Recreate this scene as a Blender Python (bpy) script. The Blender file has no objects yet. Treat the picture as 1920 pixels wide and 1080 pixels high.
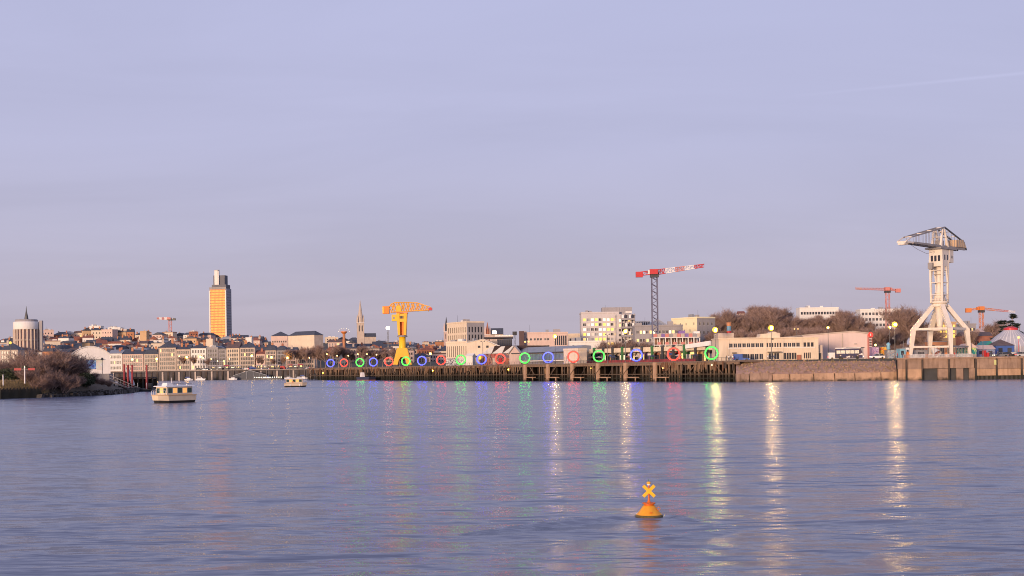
import bpy, math, random
from mathutils import Vector, Matrix, noise
random.seed(7)
sc = bpy.context.scene
COL = sc.collection
# ------------------------------------------------------------------ camera, sky, sun, exposure
F = 2400.0            # focal length in pixels of the 1920-wide photograph
CZ = 5.1              # eye height above the river
ROLL = math.radians(.75)
CR, SR = math.cos(ROLL), math.sin(ROLL)
cam = bpy.data.objects.new('camera', bpy.data.cameras.new('camera'))
COL.objects.link(cam); sc.camera = cam
cam.data.sensor_width = 36; cam.data.lens = 36 * F / 1920
cam.data.shift_y = 150 / 1920
cam.data.clip_start = .5; cam.data.clip_end = 30000
cam.matrix_world = Matrix.Translation((0, 0, CZ)) @ Matrix.Rotation(math.radians(90), 4, 'X') @ Matrix.Rotation(-ROLL, 4, 'Z')

EXPO = 1.0
SKYK = .12
SUN_AZ = 207          # from behind the viewer, on the left
SUN_EL = 4.0
world = bpy.data.worlds.new('World'); sc.world = world; world.use_nodes = True
wn, wl = world.node_tree.nodes, world.node_tree.links
def wnode(t, **k):
    n = wn.new(t)
    for a, b in k.items(): setattr(n, a, b)
    return n
def wmath(op, a, b=None):
    n = wnode('ShaderNodeMath', operation=op)
    for i, v in enumerate((a, b)):
        if v is None: continue
        if isinstance(v, (int, float)): n.inputs[i].default_value = v
        else: wl.new(v, n.inputs[i])
    return n.outputs[0]
sky = wnode('ShaderNodeTexSky', sky_type='NISHITA', sun_disc=False, dust_density=2.0, air_density=1.0, ozone_density=4.0)
sky.sun_elevation = math.radians(2.5); sky.sun_rotation = math.radians(SUN_AZ)
tc = wnode('ShaderNodeTexCoord')
sep = wnode('ShaderNodeSeparateXYZ'); wl.new(tc.outputs['Generated'], sep.inputs[0])
zz = wmath('MAXIMUM', sep.outputs[2], 0.0)
ramp = wnode('ShaderNodeValToRGB'); wl.new(zz, ramp.inputs[0])
K = 1 / (SKYK * 2 ** EXPO)
def veil(r, g, b): return (r * K * 1.16, g * K * 1.155, b * K * 1.13, 1)
els = ramp.color_ramp.elements
els[0].position = 0.0; els[0].color = veil(.475, .415, .50)
els[1].position = 1.0; els[1].color = veil(.40, .43, .67)
for p, c in ((.045, (.487, .44, .55)), (.10, (.49, .465, .62)), (.17, (.488, .482, .68)), (.29, (.485, .492, .72)), (.5, (.45, .465, .70))):
    e = els.new(p); e.color = veil(*c)
# thin cirrus, stretched along the horizon
dz = wmath('ADD', sep.outputs[2], .16)
cu = wmath('DIVIDE', sep.outputs[0], dz); cv = wmath('DIVIDE', sep.outputs[1], dz)
cmb = wnode('ShaderNodeCombineXYZ'); wl.new(wmath('MULTIPLY', cu, .55), cmb.inputs[0]); wl.new(wmath('MULTIPLY', cv, 1.3), cmb.inputs[1])
cn = wnode('ShaderNodeTexNoise'); cn.inputs['Scale'].default_value = 1.1; cn.inputs['Detail'].default_value = 7; cn.inputs['Roughness'].default_value = .55
cn.inputs['Distortion'].default_value = .6
wl.new(cmb.outputs[0], cn.inputs['Vector'])
cm = wnode('ShaderNodeMapRange'); cm.inputs['From Min'].default_value = .36; cm.inputs['From Max'].default_value = .72
cm.inputs['To Min'].default_value = .955; cm.inputs['To Max'].default_value = 1.05; wl.new(cn.outputs['Fac'], cm.inputs['Value'])
# vapour trail high on the right: a great circle thin line fading to the left
def Ud(x, y):
    dx, dy = x - 960, 690 - y
    return Vector(((dx * CR + dy * SR) / F, 1, (-dx * SR + dy * CR) / F)).normalized()
ta, tb = Ud(1480, 181), Ud(1930, 136)
tn = ta.cross(tb).normalized()
def wdot(v):
    n = wnode('ShaderNodeVectorMath', operation='DOT_PRODUCT'); wl.new(tc.outputs['Generated'], n.inputs[0]); n.inputs[1].default_value = v
    return n.outputs['Value']
dist = wmath('ABSOLUTE', wdot(tn))
line = wmath('MAXIMUM', wmath('SUBTRACT', 1.0, wmath('DIVIDE', dist, .0017)), 0.0)
along = wnode('ShaderNodeMapRange'); along.inputs['From Min'].default_value = Ud(1440, 185).x; along.inputs['From Max'].default_value = Ud(1800, 150).x
wl.new(sep.outputs[0], along.inputs['Value'])
trail = wmath('MULTIPLY', wmath('MULTIPLY', line, along.outputs[0]), .075)
gain = wmath('ADD', cm.outputs[0], trail)
vm = wnode('ShaderNodeVectorMath', operation='SCALE'); wl.new(ramp.outputs[0], vm.inputs[0]); wl.new(gain, vm.inputs['Scale'])
mix = wnode('ShaderNodeMix', data_type='RGBA'); mix.inputs['Factor'].default_value = .86
wl.new(sky.outputs[0], mix.inputs['A']); wl.new(vm.outputs[0], mix.inputs['B'])
wl.new(mix.outputs['Result'], wn['Background'].inputs[0]); wn['Background'].inputs[1].default_value = SKYK

sun = bpy.data.objects.new('sun', bpy.data.lights.new('sun', 'SUN')); COL.objects.link(sun)
sun.data.energy = 2.2; sun.data.angle = math.radians(11); sun.data.color = (1.0, .70, .47)
a, e = math.radians(SUN_AZ), math.radians(SUN_EL)
sd = Vector((math.sin(a) * math.cos(e), math.cos(a) * math.cos(e), math.sin(e)))
sun.rotation_euler = sd.to_track_quat('Z', 'Y').to_euler()
vs = sc.view_settings
vs.view_transform = 'Standard'; vs.look = 'None'; vs.exposure = EXPO; vs.gamma = 1; vs.use_curve_mapping = False
sc.cycles.max_bounces = 6; sc.cycles.caustics_reflective = False; sc.cycles.caustics_refractive = False
sc.cycles.sample_clamp_indirect = 4
sc.cycles.use_denoising = True; sc.cycles.use_adaptive_sampling = False; sc.cycles.filter_width = 1.0

# ------------------------------------------------------------------ helpers
def U(x, y):
    dx, dy = x - 960, 690 - y
    return dx * CR + dy * SR, -dx * SR + dy * CR
def P(x, y, D):
    u, v = U(x, y); return Vector((u * D / F, D, CZ + v * D / F))
def Zt(x, y, D): return P(x, y, D).z
def G(x, D, z):
    return Vector((((x - 960) + (z - CZ) * F / D * SR) / CR * D / F, D, z))
def Dw(x, y): return F * CZ / -U(x, y)[1]        # distance of a point on the water

class MB:
    def __init__(s): s.v = []; s.f = []; s.m = []; s.cur = 0
    def add(s, vs, fs):
        b = len(s.v); s.v += [tuple(v) for v in vs]
        for f in fs: s.f.append(tuple(b + i for i in f)); s.m.append(s.cur)
    def hexa(s, p):
        s.add(p, ((0, 3, 2, 1), (4, 5, 6, 7), (0, 1, 5, 4), (1, 2, 6, 5), (2, 3, 7, 6), (3, 0, 4, 7)))
        return s
    def box(s, x0, x1, y0, y1, z0, z1):
        s.hexa(((x0, y0, z0), (x1, y0, z0), (x1, y1, z0), (x0, y1, z0), (x0, y0, z1), (x1, y0, z1), (x1, y1, z1), (x0, y1, z1)))
        return s
    def frus(s, cx, cy, z0, z1, a0, b0, a1, b1, cx1=None, cy1=None):
        X = cx if cx1 is None else cx1; Y = cy if cy1 is None else cy1
        s.hexa(((cx - a0, cy - b0, z0), (cx + a0, cy - b0, z0), (cx + a0, cy + b0, z0), (cx - a0, cy + b0, z0),
                (X - a1, Y - b1, z1), (X + a1, Y - b1, z1), (X + a1, Y + b1, z1), (X - a1, Y + b1, z1)))
        return s
    def frame(s, p, q):
        d = (q - p).normalized(); up = Vector((0, 0, 1)) if abs(d.z) < .95 else Vector((0, 1, 0))
        a = d.cross(up).normalized(); return a, a.cross(d).normalized()
    def beam(s, p, q, w, h=None, w1=None, h1=None):
        p, q = Vector(p), Vector(q); h = h or w; w1 = w1 or w; h1 = h1 or h; a, b = s.frame(p, q)
        s.hexa([p - a * w / 2 - b * h / 2, p + a * w / 2 - b * h / 2, p + a * w / 2 + b * h / 2, p - a * w / 2 + b * h / 2,
                q - a * w1 / 2 - b * h1 / 2, q + a * w1 / 2 - b * h1 / 2, q + a * w1 / 2 + b * h1 / 2, q - a * w1 / 2 + b * h1 / 2])
        return s
    def tube(s, p, q, r0, r1=None, n=6, cap=True):
        p, q = Vector(p), Vector(q); r1 = r0 if r1 is None else r1; a, b = s.frame(p, q)
        vs = []
        for c, r in ((p, r0), (q, r1)):
            for i in range(n):
                t = 2 * math.pi * i / n; vs.append(c + a * math.cos(t) * r + b * math.sin(t) * r)
        fs = [(i, (i + 1) % n, n + (i + 1) % n, n + i) for i in range(n)]
        if cap: fs += [tuple(range(n - 1, -1, -1)), tuple(range(n, 2 * n))]
        s.add(vs, fs); return s
    def path(s, pts, r, n=5):
        for i in range(len(pts) - 1): s.tube(pts[i], pts[i + 1], r, r, n, True)
        return s
    def lathe(s, prof, n=12, c=(0, 0, 0)):
        vs = []; k = len(prof)
        for r, z in prof:
            for i in range(n):
                t = 2 * math.pi * i / n; vs.append((c[0] + r * math.cos(t), c[1] + r * math.sin(t), c[2] + z))
        fs = [(j * n + i, j * n + (i + 1) % n, (j + 1) * n + (i + 1) % n, (j + 1) * n + i) for j in range(k - 1) for i in range(n)]
        fs += [tuple(range(n - 1, -1, -1)), tuple(range((k - 1) * n, k * n))]
        s.add(vs, fs); return s
    def prism(s, poly, y0, y1):                 # polygon in xz, extruded along y
        k = len(poly); vs = [(x, y0, z) for x, z in poly] + [(x, y1, z) for x, z in poly]
        s.add(vs, [tuple(range(k)), tuple(range(2 * k - 1, k - 1, -1))] + [(i, i + k, (i + 1) % k + k, (i + 1) % k) for i in range(k)]); return s
    def prismx(s, poly, x0, x1):                # polygon in yz, extruded along x
        k = len(poly); vs = [(x0, y, z) for y, z in poly] + [(x1, y, z) for y, z in poly]
        s.add(vs, [tuple(range(k)), tuple(range(2 * k - 1, k - 1, -1))] + [(i, i + k, (i + 1) % k + k, (i + 1) % k) for i in range(k)]); return s
    def prismz(s, poly, z0, z1):                # polygon in xy, extruded up
        k = len(poly); vs = [(x, y, z0) for x, y in poly] + [(x, y, z1) for x, y in poly]
        s.add(vs, [tuple(range(k - 1, -1, -1)), tuple(range(k, 2 * k))] + [(i, (i + 1) % k, (i + 1) % k + k, i + k) for i in range(k)]); return s
    def quad(s, a, b, c, d): s.add((a, b, c, d), ((0, 1, 2, 3),)); return s
    def torus(s, R, r, n=36, k=6, c=(0, 0, 0)):  # standing in the xz plane
        vs = []
        for i in range(n):
            t = 2 * math.pi * i / n
            for j in range(k):
                q = 2 * math.pi * j / k; rr = R + r * math.cos(q)
                vs.append((c[0] + rr * math.cos(t), c[1] + r * math.sin(q), c[2] + rr * math.sin(t)))
        s.add(vs, [(i * k + j, ((i + 1) % n) * k + j, ((i + 1) % n) * k + (j + 1) % k, i * k + (j + 1) % k) for i in range(n) for j in range(k)]); return s
    def mesh(s, name, mats, smooth=False):
        me = bpy.data.meshes.new(name); me.from_pydata(s.v, [], s.f)
        for m in (mats if isinstance(mats, (list, tuple)) else [mats]): me.materials.append(m)
        if max(s.m, default=0): me.polygons.foreach_set('material_index', s.m)
        if smooth: me.polygons.foreach_set('use_smooth', [True] * len(me.polygons))
        me.update(); return me
    def build(s, name, mats, parent=None, smooth=False, loc=None, rz=0, kind=None, label=None):
        return put(name, s.mesh(name, mats, smooth), parent, loc, rz, kind, label)

def put(name, me, parent=None, loc=None, rz=0, kind=None, label=None):
    o = bpy.data.objects.new(name, me); COL.objects.link(o)
    if parent: o.parent = parent
    if loc is not None: o.location = loc
    if rz: o.rotation_euler = (0, 0, rz)
    if kind: o['kind'] = kind
    if label: o['label'] = label
    return o
def tag(o, label, cat, group=None):
    o['label'] = label; o['category'] = cat
    if group: o['group'] = group
    return o
def thing(name, label, cat, loc=(0, 0, 0), rz=0, group=None):
    o = bpy.data.objects.new(name, None); COL.objects.link(o); o.location = loc; o.rotation_euler = (0, 0, rz)
    o.empty_display_size = .5
    return tag(o, label, cat, group)
ORD = 'first second third fourth fifth sixth seventh eighth ninth tenth eleventh twelfth thirteenth fourteenth fifteenth sixteenth seventeenth eighteenth nineteenth twentieth'.split()
ORD += ['twenty-' + w for w in ORD[:9]] + ['thirtieth'] + ['thirty-' + w for w in ORD[:9]] + ['fortieth'] + ['forty-' + w for w in ORD[:9]] + ['fiftieth'] + ['fifty-' + w for w in ORD[:9]]
def copy_tree(o, parent=None):
    c = o.copy(); COL.objects.link(c); c.parent = parent
    for ch in o.children: copy_tree(ch, c)
    return c

# ------------------------------------------------------------------ materials
MATS = {}
def srgb(r, g, b):
    return tuple((c / 255 / 12.92 if c <= 10 else ((c / 255 + .055) / 1.055) ** 2.4) for c in (r, g, b))
def mat(name, c, rough=.75, var=.12, scale=.35, metal=0.0, bump=0.0, stain=0.0, spec=None):
    if name in MATS: return MATS[name]
    m = bpy.data.materials.new(name); m.use_nodes = True; MATS[name] = m
    n, l = m.node_tree.nodes, m.node_tree.links; b = n['Principled BSDF']
    b.inputs['Roughness'].default_value = rough; b.inputs['Metallic'].default_value = metal
    if spec is not None: b.inputs['Specular IOR Level'].default_value = spec
    t = n.new('ShaderNodeTexCoord'); nz = n.new('ShaderNodeTexNoise'); nz.inputs['Scale'].default_value = scale
    nz.inputs['Detail'].default_value = 6; nz.inputs['Roughness'].default_value = .62; l.new(t.outputs['Object'], nz.inputs['Vector'])
    r = n.new('ShaderNodeValToRGB'); l.new(nz.outputs['Fac'], r.inputs[0])
    r.color_ramp.elements[0].position = .3; r.color_ramp.elements[1].position = .7
    r.color_ramp.elements[0].color = tuple(max(0, x * (1 - var)) for x in c) + (1,)
    r.color_ramp.elements[1].color = tuple(min(.92, x * (1 + var)) for x in c) + (1,)
    out = r.outputs[0]
    if stain:                                    # vertical run-off streaks and blotches
        mp = n.new('ShaderNodeMapping'); mp.inputs['Scale'].default_value = (1.3, 1.3, .16); l.new(t.outputs['Object'], mp.inputs[0])
        n2 = n.new('ShaderNodeTexNoise'); n2.inputs['Scale'].default_value = .9; n2.inputs['Detail'].default_value = 5; l.new(mp.outputs[0], n2.inputs['Vector'])
        r2 = n.new('ShaderNodeMapRange'); r2.inputs['From Min'].default_value = .48; r2.inputs['From Max'].default_value = .72
        r2.inputs['To Max'].default_value = stain; l.new(n2.outputs['Fac'], r2.inputs['Value'])
        mx = n.new('ShaderNodeMix'); mx.data_type = 'RGBA'; l.new(r2.outputs[0], mx.inputs['Factor']); l.new(out, mx.inputs['A'])
        mx.inputs['B'].default_value = (c[0] * .42, c[1] * .36, c[2] * .30, 1); out = mx.outputs['Result']
    l.new(out, b.inputs['Base Color'])
    if bump:
        bp = n.new('ShaderNodeBump'); bp.inputs['Strength'].default_value = bump; bp.inputs['Distance'].default_value = .1
        n3 = n.new('ShaderNodeTexNoise'); n3.inputs['Scale'].default_value = scale * 9; n3.inputs['Detail'].default_value = 5
        l.new(t.outputs['Object'], n3.inputs['Vector']); l.new(n3.outputs['Fac'], bp.inputs['Height']); l.new(bp.outputs[0], b.inputs['Normal'])
    return m
def tidal(m, z0, z1, c=(.022, .022, .016)):
    """wet algae-stained zone below the high-water mark"""
    n, l = m.node_tree.nodes, m.node_tree.links; b = n['Principled BSDF']; src = b.inputs['Base Color'].links[0].from_socket
    g = n.new('ShaderNodeNewGeometry'); s = n.new('ShaderNodeSeparateXYZ'); l.new(g.outputs['Position'], s.inputs[0])
    nz = n.new('ShaderNodeTexNoise'); nz.inputs['Scale'].default_value = .8; nz.inputs['Detail'].default_value = 4; l.new(g.outputs['Position'], nz.inputs['Vector'])
    ad = n.new('ShaderNodeMath'); ad.operation = 'MULTIPLY_ADD'; ad.inputs[1].default_value = 2.2; l.new(nz.outputs['Fac'], ad.inputs[0]); l.new(s.outputs[2], ad.inputs[2])
    mr = n.new('ShaderNodeMapRange'); mr.inputs['From Min'].default_value = z0 + 1.1; mr.inputs['From Max'].default_value = z1 + 1.1; mr.inputs['To Min'].default_value = 1; mr.inputs['To Max'].default_value = 0; l.new(ad.outputs[0], mr.inputs['Value'])
    mx = n.new('ShaderNodeMix'); mx.data_type = 'RGBA'; l.new(mr.outputs[0], mx.inputs['Factor']); l.new(src, mx.inputs['A']); mx.inputs['B'].default_value = (*c, 1); l.new(mx.outputs['Result'], b.inputs['Base Color'])
    return m
def emit(name, c, s):
    if name in MATS: return MATS[name]
    m = bpy.data.materials.new(name); m.use_nodes = True; MATS[name] = m
    b = m.node_tree.nodes['Principled BSDF']; b.inputs['Base Color'].default_value = (*[min(.8, x) for x in c], 1)
    b.inputs['Emission Color'].default_value = (*c, 1); b.inputs['Emission Strength'].default_value = s
    return m
def graffiti(name, cols, scale, seed=0):
    if name in MATS: return MATS[name]
    m = mat(name, (.4, .4, .4)); n, l = m.node_tree.nodes, m.node_tree.links
    t = n.new('ShaderNodeTexCoord'); mp = n.new('ShaderNodeMapping'); mp.inputs['Location'].default_value = (seed, seed * 2, seed); l.new(t.outputs['Object'], mp.inputs[0])
    nz = n.new('ShaderNodeTexNoise'); nz.inputs['Scale'].default_value = scale; nz.inputs['Detail'].default_value = 1.5; nz.inputs['Distortion'].default_value = 1.6
    l.new(mp.outputs[0], nz.inputs['Vector']); r = n.new('ShaderNodeValToRGB'); r.color_ramp.interpolation = 'CONSTANT'; l.new(nz.outputs['Fac'], r.inputs[0])
    k = len(cols)
    for i, c in enumerate(cols):
        p = .30 + .42 * i / k if i else 0
        e = r.color_ramp.elements[i] if i < 2 else r.color_ramp.elements.new(p)
        e.position = p; e.color = (*c, 1)
    l.new(r.outputs[0], n['Principled BSDF'].inputs['Base Color']); return m

M = dict(
    cream=mat('cream_render', (.68, .56, .43), .8, .08, .2, stain=.18), white=mat('white_render', (.72, .68, .64), .8, .06, .2, stain=.14),
    pink=mat('pink_render', (.60, .44, .38), .8, .08, .2, stain=.15), ochre=mat('ochre_render', (.55, .36, .20), .8, .1, .2, stain=.15),
    stone=mat('tuffeau_stone', (.50, .41, .345), .85, .12, .25, stain=.28), grey=mat('grey_render', (.30, .28, .29), .8, .1, .2, stain=.2),
    brickred=mat('red_brick', (.33, .13, .085), .85, .2, .5, stain=.15), orange=mat('orange_brick', (.45, .2, .10), .85, .2, .5, stain=.1),
    palegrey=mat('pale_grey_render', (.52, .48, .48), .8, .06, .2, stain=.12), paleyellow=mat('pale_yellow_render', (.80, .70, .46), .8, .05, .2, stain=.08),
    slate=mat('slate_roof', (.055, .06, .078), .6, .3, .8), tile=mat('red_tile_roof', (.24, .085, .055), .8, .3, .8), zinc=mat('zinc_roof', (.25, .26, .29), .55, .15, .4),
    brownroof=mat('brown_roof', (.12, .08, .075), .8, .25, .6), whiteroof=mat('pale_roof', (.6, .58, .57), .7, .1, .3),
    glass=mat('window_glass', (.035, .035, .045), .28, .3, .2), trim=mat('white_trim', (.7, .66, .62), .6, .05), dark=mat('dark_steel', (.05, .05, .055), .5, .2, 1.0),
    pole=mat('lamp_pole_steel', (.10, .10, .11), .5, .15, 1.0), concrete=mat('quay_concrete', (.30, .20, .145), .9, .25, .3, bump=.5, stain=.65),
    concrete2=mat('pale_quay_concrete', (.44, .28, .18), .9, .2, .3, bump=.5, stain=.5), timber=mat('weathered_timber', (.21, .135, .085), .9, .3, 1.2, stain=.55),
    timberdark=mat('tarred_timber', (.07, .05, .04), .9, .35, 1.2), deck=mat('deck_planking', (.17, .12, .09), .9, .2, .8),
    asphalt=mat('asphalt', (.055, .055, .058), .9, .2, .3), gravel=mat('gravel_ground', (.13, .11, .095), .95, .3, .15, bump=.5),
    earth=mat('rubble_earth', (.36, .22, .165), .95, .3, .5, bump=1.0), stoneblock=mat('rubble_stone', (.34, .22, .17), .9, .3, .8, bump=.6),
    grassdry=mat('dry_grass', (.36, .26, .13), .95, .35, .6), hill=mat('hill_ground', (.08, .07, .05), .95, .3, .02),
    bark=mat('bark', (.36, .25, .21), .95, .3, .6), twig=mat('bare_twigs', (.215, .135, .115), .95, .3, .5), twig2=mat('bramble_twigs', (.22, .14, .115), .95, .35, .6),
    leafdark=mat('evergreen_needles', (.022, .036, .026), .8, .35, .5), leafolive=mat('ivy_leaves', (.04, .05, .022), .8, .35, .6),
    ivory=mat('ivory_crane_paint', (.70, .62, .54), .55, .08, .25, stain=.22), ivorydark=mat('weathered_crane_steel', (.26, .24, .24), .6, .15, .4, stain=.3),
    yellow=mat('yellow_crane_paint', (.80, .42, .015), .5, .08, .25, stain=.12), yelloworange=mat('orange_crane_paint', (.70, .20, .01), .5, .1, .3),
    red=mat('red_paint', (.50, .03, .035), .5, .1, .5), whitep=mat('white_paint', (.78, .75, .73), .5, .06, .5, stain=.06),
    bluemast=mat('blue_grey_lattice', (.12, .12, .19), .5, .15, .5), orangep=mat('orange_paint', (.62, .20, .05), .55, .1, .5), pinkred=mat('faded_red_paint', (.55, .2, .17), .6, .1, .5),
    blue=mat('blue_paint', (.05, .11, .36), .5, .15, .5), teal=mat('teal_paint', (.03, .24, .22), .55, .15, .5), green=mat('green_paint', (.045, .16, .06), .6, .15, .5),
    purple=mat('purple_paint', (.2, .12, .33), .6, .15, .5), navy=mat('navy_cladding', (.03, .035, .07), .5, .2, .5), skyblue=mat('light_blue_paint', (.2, .42, .55), .5, .1, .5),
    buoy=mat('buoy_yellow_orange', (.88, .36, .012), .5, .16, 3.0, stain=.55), buoyx=mat('buoy_topmark_yellow', (.88, .46, .01), .45, .06, 3.0),
    buoyrust=mat('buoy_orange_rust', (.62, .13, .012), .6, .2, 6.0), tyre=mat('black_rubber', (.02, .02, .02), .8, .2, 2.0),
    lit=emit('lit_window_warm', (1.0, .58, .2), .62), lity=emit('lit_window_yellow', (1.0, .60, .10), .5), litw=emit('lit_window_white', (1.0, .82, .55), .5),
    sodium=emit('sodium_lamp', (1.0, .52, .05), 14), halogen=emit('floodlight', (1.0, .88, .6), 7), smallamp=emit('street_globe', (1.0, .60, .2), 3),
    headl=emit('headlight', (1.0, .85, .6), 3), taill=emit('tail_light', (1.0, .05, .03), 2.5), sodiumbig=emit('sodium_quay_lamp', (1.0, .62, .22), 260), lampglow=emit('lamp_glow_globe', (1.0, .50, .035), 1.3),
)
for _k in ('timber', 'timberdark'): tidal(M[_k], 1.2, 3.9)
for _k in ('concrete', 'concrete2'): tidal(M[_k], -.1, 1.0, (.05, .038, .028))
def pick(*k): return [M[x] for x in k]
# ------------------------------------------------------------------ river
def make_water():
    m = bpy.data.materials.new('river_water'); m.use_nodes = True; MATS['water'] = m
    n, l = m.node_tree.nodes, m.node_tree.links; b = n['Principled BSDF']
    b.inputs['Base Color'].default_value = (.11, .13, .20, 1); b.inputs['Roughness'].default_value = .20; b.inputs['IOR'].default_value = 1.33
    t = n.new('ShaderNodeTexCoord')
    acc = None                                   # wave slopes (not heights): steeper along the view than across it
    for sx, sy, ax, ay, det, dis in ((.05, .20, .10, .22, 3, .6), (.24, 1.0, .32, .98, 3, .7), (.75, 3.2, .38, .72, 2, .4), (2.4, 9.0, .14, .24, 1, .2)):
        mp = n.new('ShaderNodeMapping'); mp.inputs['Scale'].default_value = (sx, sy, 1); mp.inputs['Rotation'].default_value = (0, 0, .07 - sx * .08)
        l.new(t.outputs['Object'], mp.inputs[0])
        nz = n.new('ShaderNodeTexNoise'); nz.inputs['Scale'].default_value = 1; nz.inputs['Detail'].default_value = det; nz.inputs['Distortion'].default_value = dis
        nz.inputs['Roughness'].default_value = .55; l.new(mp.outputs[0], nz.inputs['Vector'])
        sb_ = n.new('ShaderNodeVectorMath'); sb_.operation = 'SUBTRACT'; l.new(nz.outputs['Color'], sb_.inputs[0]); sb_.inputs[1].default_value = (.5, .5, .5)
        ml = n.new('ShaderNodeVectorMath'); ml.operation = 'MULTIPLY'; l.new(sb_.outputs[0], ml.inputs[0]); ml.inputs[1].default_value = (ax, ay, 0)
        if acc is None: acc = ml.outputs[0]
        else:
            ad = n.new('ShaderNodeVectorMath'); ad.operation = 'ADD'; l.new(acc, ad.inputs[0]); l.new(ml.outputs[0], ad.inputs[1]); acc = ad.outputs[0]
    # calmer and rougher reaches of the current
    mp = n.new('ShaderNodeMapping'); mp.inputs['Scale'].default_value = (.008, .045, 1); l.new(t.outputs['Object'], mp.inputs[0])
    nz = n.new('ShaderNodeTexNoise'); nz.inputs['Scale'].default_value = 1; nz.inputs['Detail'].default_value = 4; l.new(mp.outputs[0], nz.inputs['Vector'])
    mr = n.new('ShaderNodeMapRange'); mr.inputs['From Min'].default_value = .35; mr.inputs['From Max'].default_value = .65; mr.inputs['To Min'].default_value = .55; mr.inputs['To Max'].default_value = 1.2
    l.new(nz.outputs['Fac'], mr.inputs['Value'])
    sc_ = n.new('ShaderNodeVectorMath'); sc_.operation = 'SCALE'; l.new(acc, sc_.inputs[0]); l.new(mr.outputs[0], sc_.inputs['Scale'])
    ge = n.new('ShaderNodeNewGeometry'); ad = n.new('ShaderNodeVectorMath'); ad.operation = 'ADD'; l.new(ge.outputs['Normal'], ad.inputs[0]); l.new(sc_.outputs[0], ad.inputs[1])
    no = n.new('ShaderNodeVectorMath'); no.operation = 'NORMALIZE'; l.new(ad.outputs[0], no.inputs[0]); l.new(no.outputs[0], b.inputs['Normal']); return m
WATER = make_water()
wm = MB(); wm.quad((-6000, -300, 0), (6000, -300, 0), (6000, 9000, 0), (-6000, 9000, 0))
wm.build('river_water', WATER, kind='structure')

def wake(pts, width, height, name='wake'):
    """a long low swell: a strip of water with a rounded section that dies out at both ends"""
    mb = MB(); k = len(pts); sec = 9; vs = []
    # resample
    dense = []
    for i in range(k - 1):
        for j in range(12): dense.append(pts[i].lerp(pts[i + 1], j / 12))
    dense.append(pts[-1]); n = len(dense)
    for i, p in enumerate(dense):
        d = (dense[min(i + 1, n - 1)] - dense[max(i - 1, 0)]).normalized(); s = Vector((-d.y, d.x, 0))
        e = math.sin(math.pi * min(1, max(0, i / (n - 1)))) ** .6
        p = p + s * .25 * width * noise.noise(Vector((i * .13, width, 3.1)))
        for j in range(sec):
            q = (j / (sec - 1) - .5) * 2
            p_ = p; h = height * e * math.exp(-(q * 2.0) ** 2) * (1 + .35 * noise.noise(Vector((i * .4, q * 2, 1)))) - (.02 if abs(q) == 1 else 0)
            vs.append(p + s * q * width * (.1 + .9 * e) + Vector((0, 0, h + .004)))
    mb.add(vs, [(i * sec + j, i * sec + j + 1, (i + 1) * sec + j + 1, (i + 1) * sec + j) for i in range(n - 1) for j in range(sec - 1)])
    return mb.build(name, WATER, smooth=True, kind='structure')
def PWp(x, y): return P(x, y, Dw(x, y)) * 1.0

# ------------------------------------------------------------------ terrain of the north bank
TB = ((0, 6), (815, 6.0), (875, 6.6), (930, 12), (1010, 17), (1120, 22), (1260, 30), (1450, 41), (1800, 46), (2500, 46), (9000, 60))
def lerp_tab(t, x):
    for (a, b), (c, d) in zip(t, t[1:]):
        if x <= c: return b + (d - b) * max(0, (x - a)) / (c - a)
    return t[-1][1]
def terrain(X, Y):
    px = 960 + X / Y * F
    g = lerp_tab(((-4000, .85), (0, .85), (60, .95), (300, 1), (560, .92), (760, .72), (900, .5), (4000, .45)), px)
    z = 6 + (lerp_tab(TB, Y) - 6) * g
    mx, my = (X - 195) / 95, (Y - 930) / 120
    return z + 24 * math.exp(-mx * mx - my * my)
tm = MB(); rows = [812, 820, 850, 875, 900, 930, 970, 1010, 1060, 1120, 1190, 1260, 1350, 1450, 1600, 1800, 2200, 3000, 5000, 8500]
cols = [-1500 + 60 * i for i in range(83)]
tv = [(c / F * r, r, terrain(c / F * r, r)) for r in rows for c in cols]
nc = len(cols)
tm.add(tv, [(i * nc + j, i * nc + j + 1, (i + 1) * nc + j + 1, (i + 1) * nc + j) for i in range(len(rows) - 1) for j in range(nc - 1)])
tm.build('hill_terrain', M['hill'], smooth=True, kind='structure')

# ------------------------------------------------------------------ island and wharf line
R1, R18 = G(620, 676, 8.7), G(1334, 400, 8.7)
DIR = Vector((R18.x - R1.x, R18.y - R1.y, 0)).normalized()
INN = Vector((-DIR.y, DIR.x, 0))                    # inland normal
if INN.y < 0: INN = -INN
RZ = math.atan2(DIR.y, DIR.x)
def s_at(x, off=0.0, z=7.0):
    """metres along the wharf line (from the first ring) where image column x crosses the line set back by off"""
    O = Vector((R1.x, R1.y, 0)) + INN * off
    lo, hi = -400.0, 500.0
    for _ in range(50):
        mid = (lo + hi) / 2; p = O + DIR * mid
        dx = (p.x / p.y * F) * CR - (z - CZ) * F / p.y * SR
        if dx < x - 960: lo = mid
        else: hi = mid
    return lo
def WP(s, off=0.0, z=0.0):
    p = Vector((R1.x, R1.y, 0)) + DIR * s + INN * off; return Vector((p.x, p.y, z))
QZ = 6.5
FRONT = -.9                                          # wharf face stands this far in front of the rings
sA, sB = s_at(576, FRONT), s_at(1385, FRONT)
cB = WP(sB, FRONT)
qb = [WP(sA, 8), WP(sB - 2, 8)]
isl = [(qb[0].x, qb[0].y), (qb[1].x, qb[1].y), (G(1400, 393, QZ).x, 393.0), (G(1678, 391, QZ).x, 391.0), (G(1684, 373.5, QZ).x, 373.5), (G(2150, 362.5, QZ).x, 362.5),
       (320, 811), (G(588, 811, QZ).x, 811.0)]
MB().prismz(isl, -1, QZ).build('island_ground', M['asphalt'], kind='structure')

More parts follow.
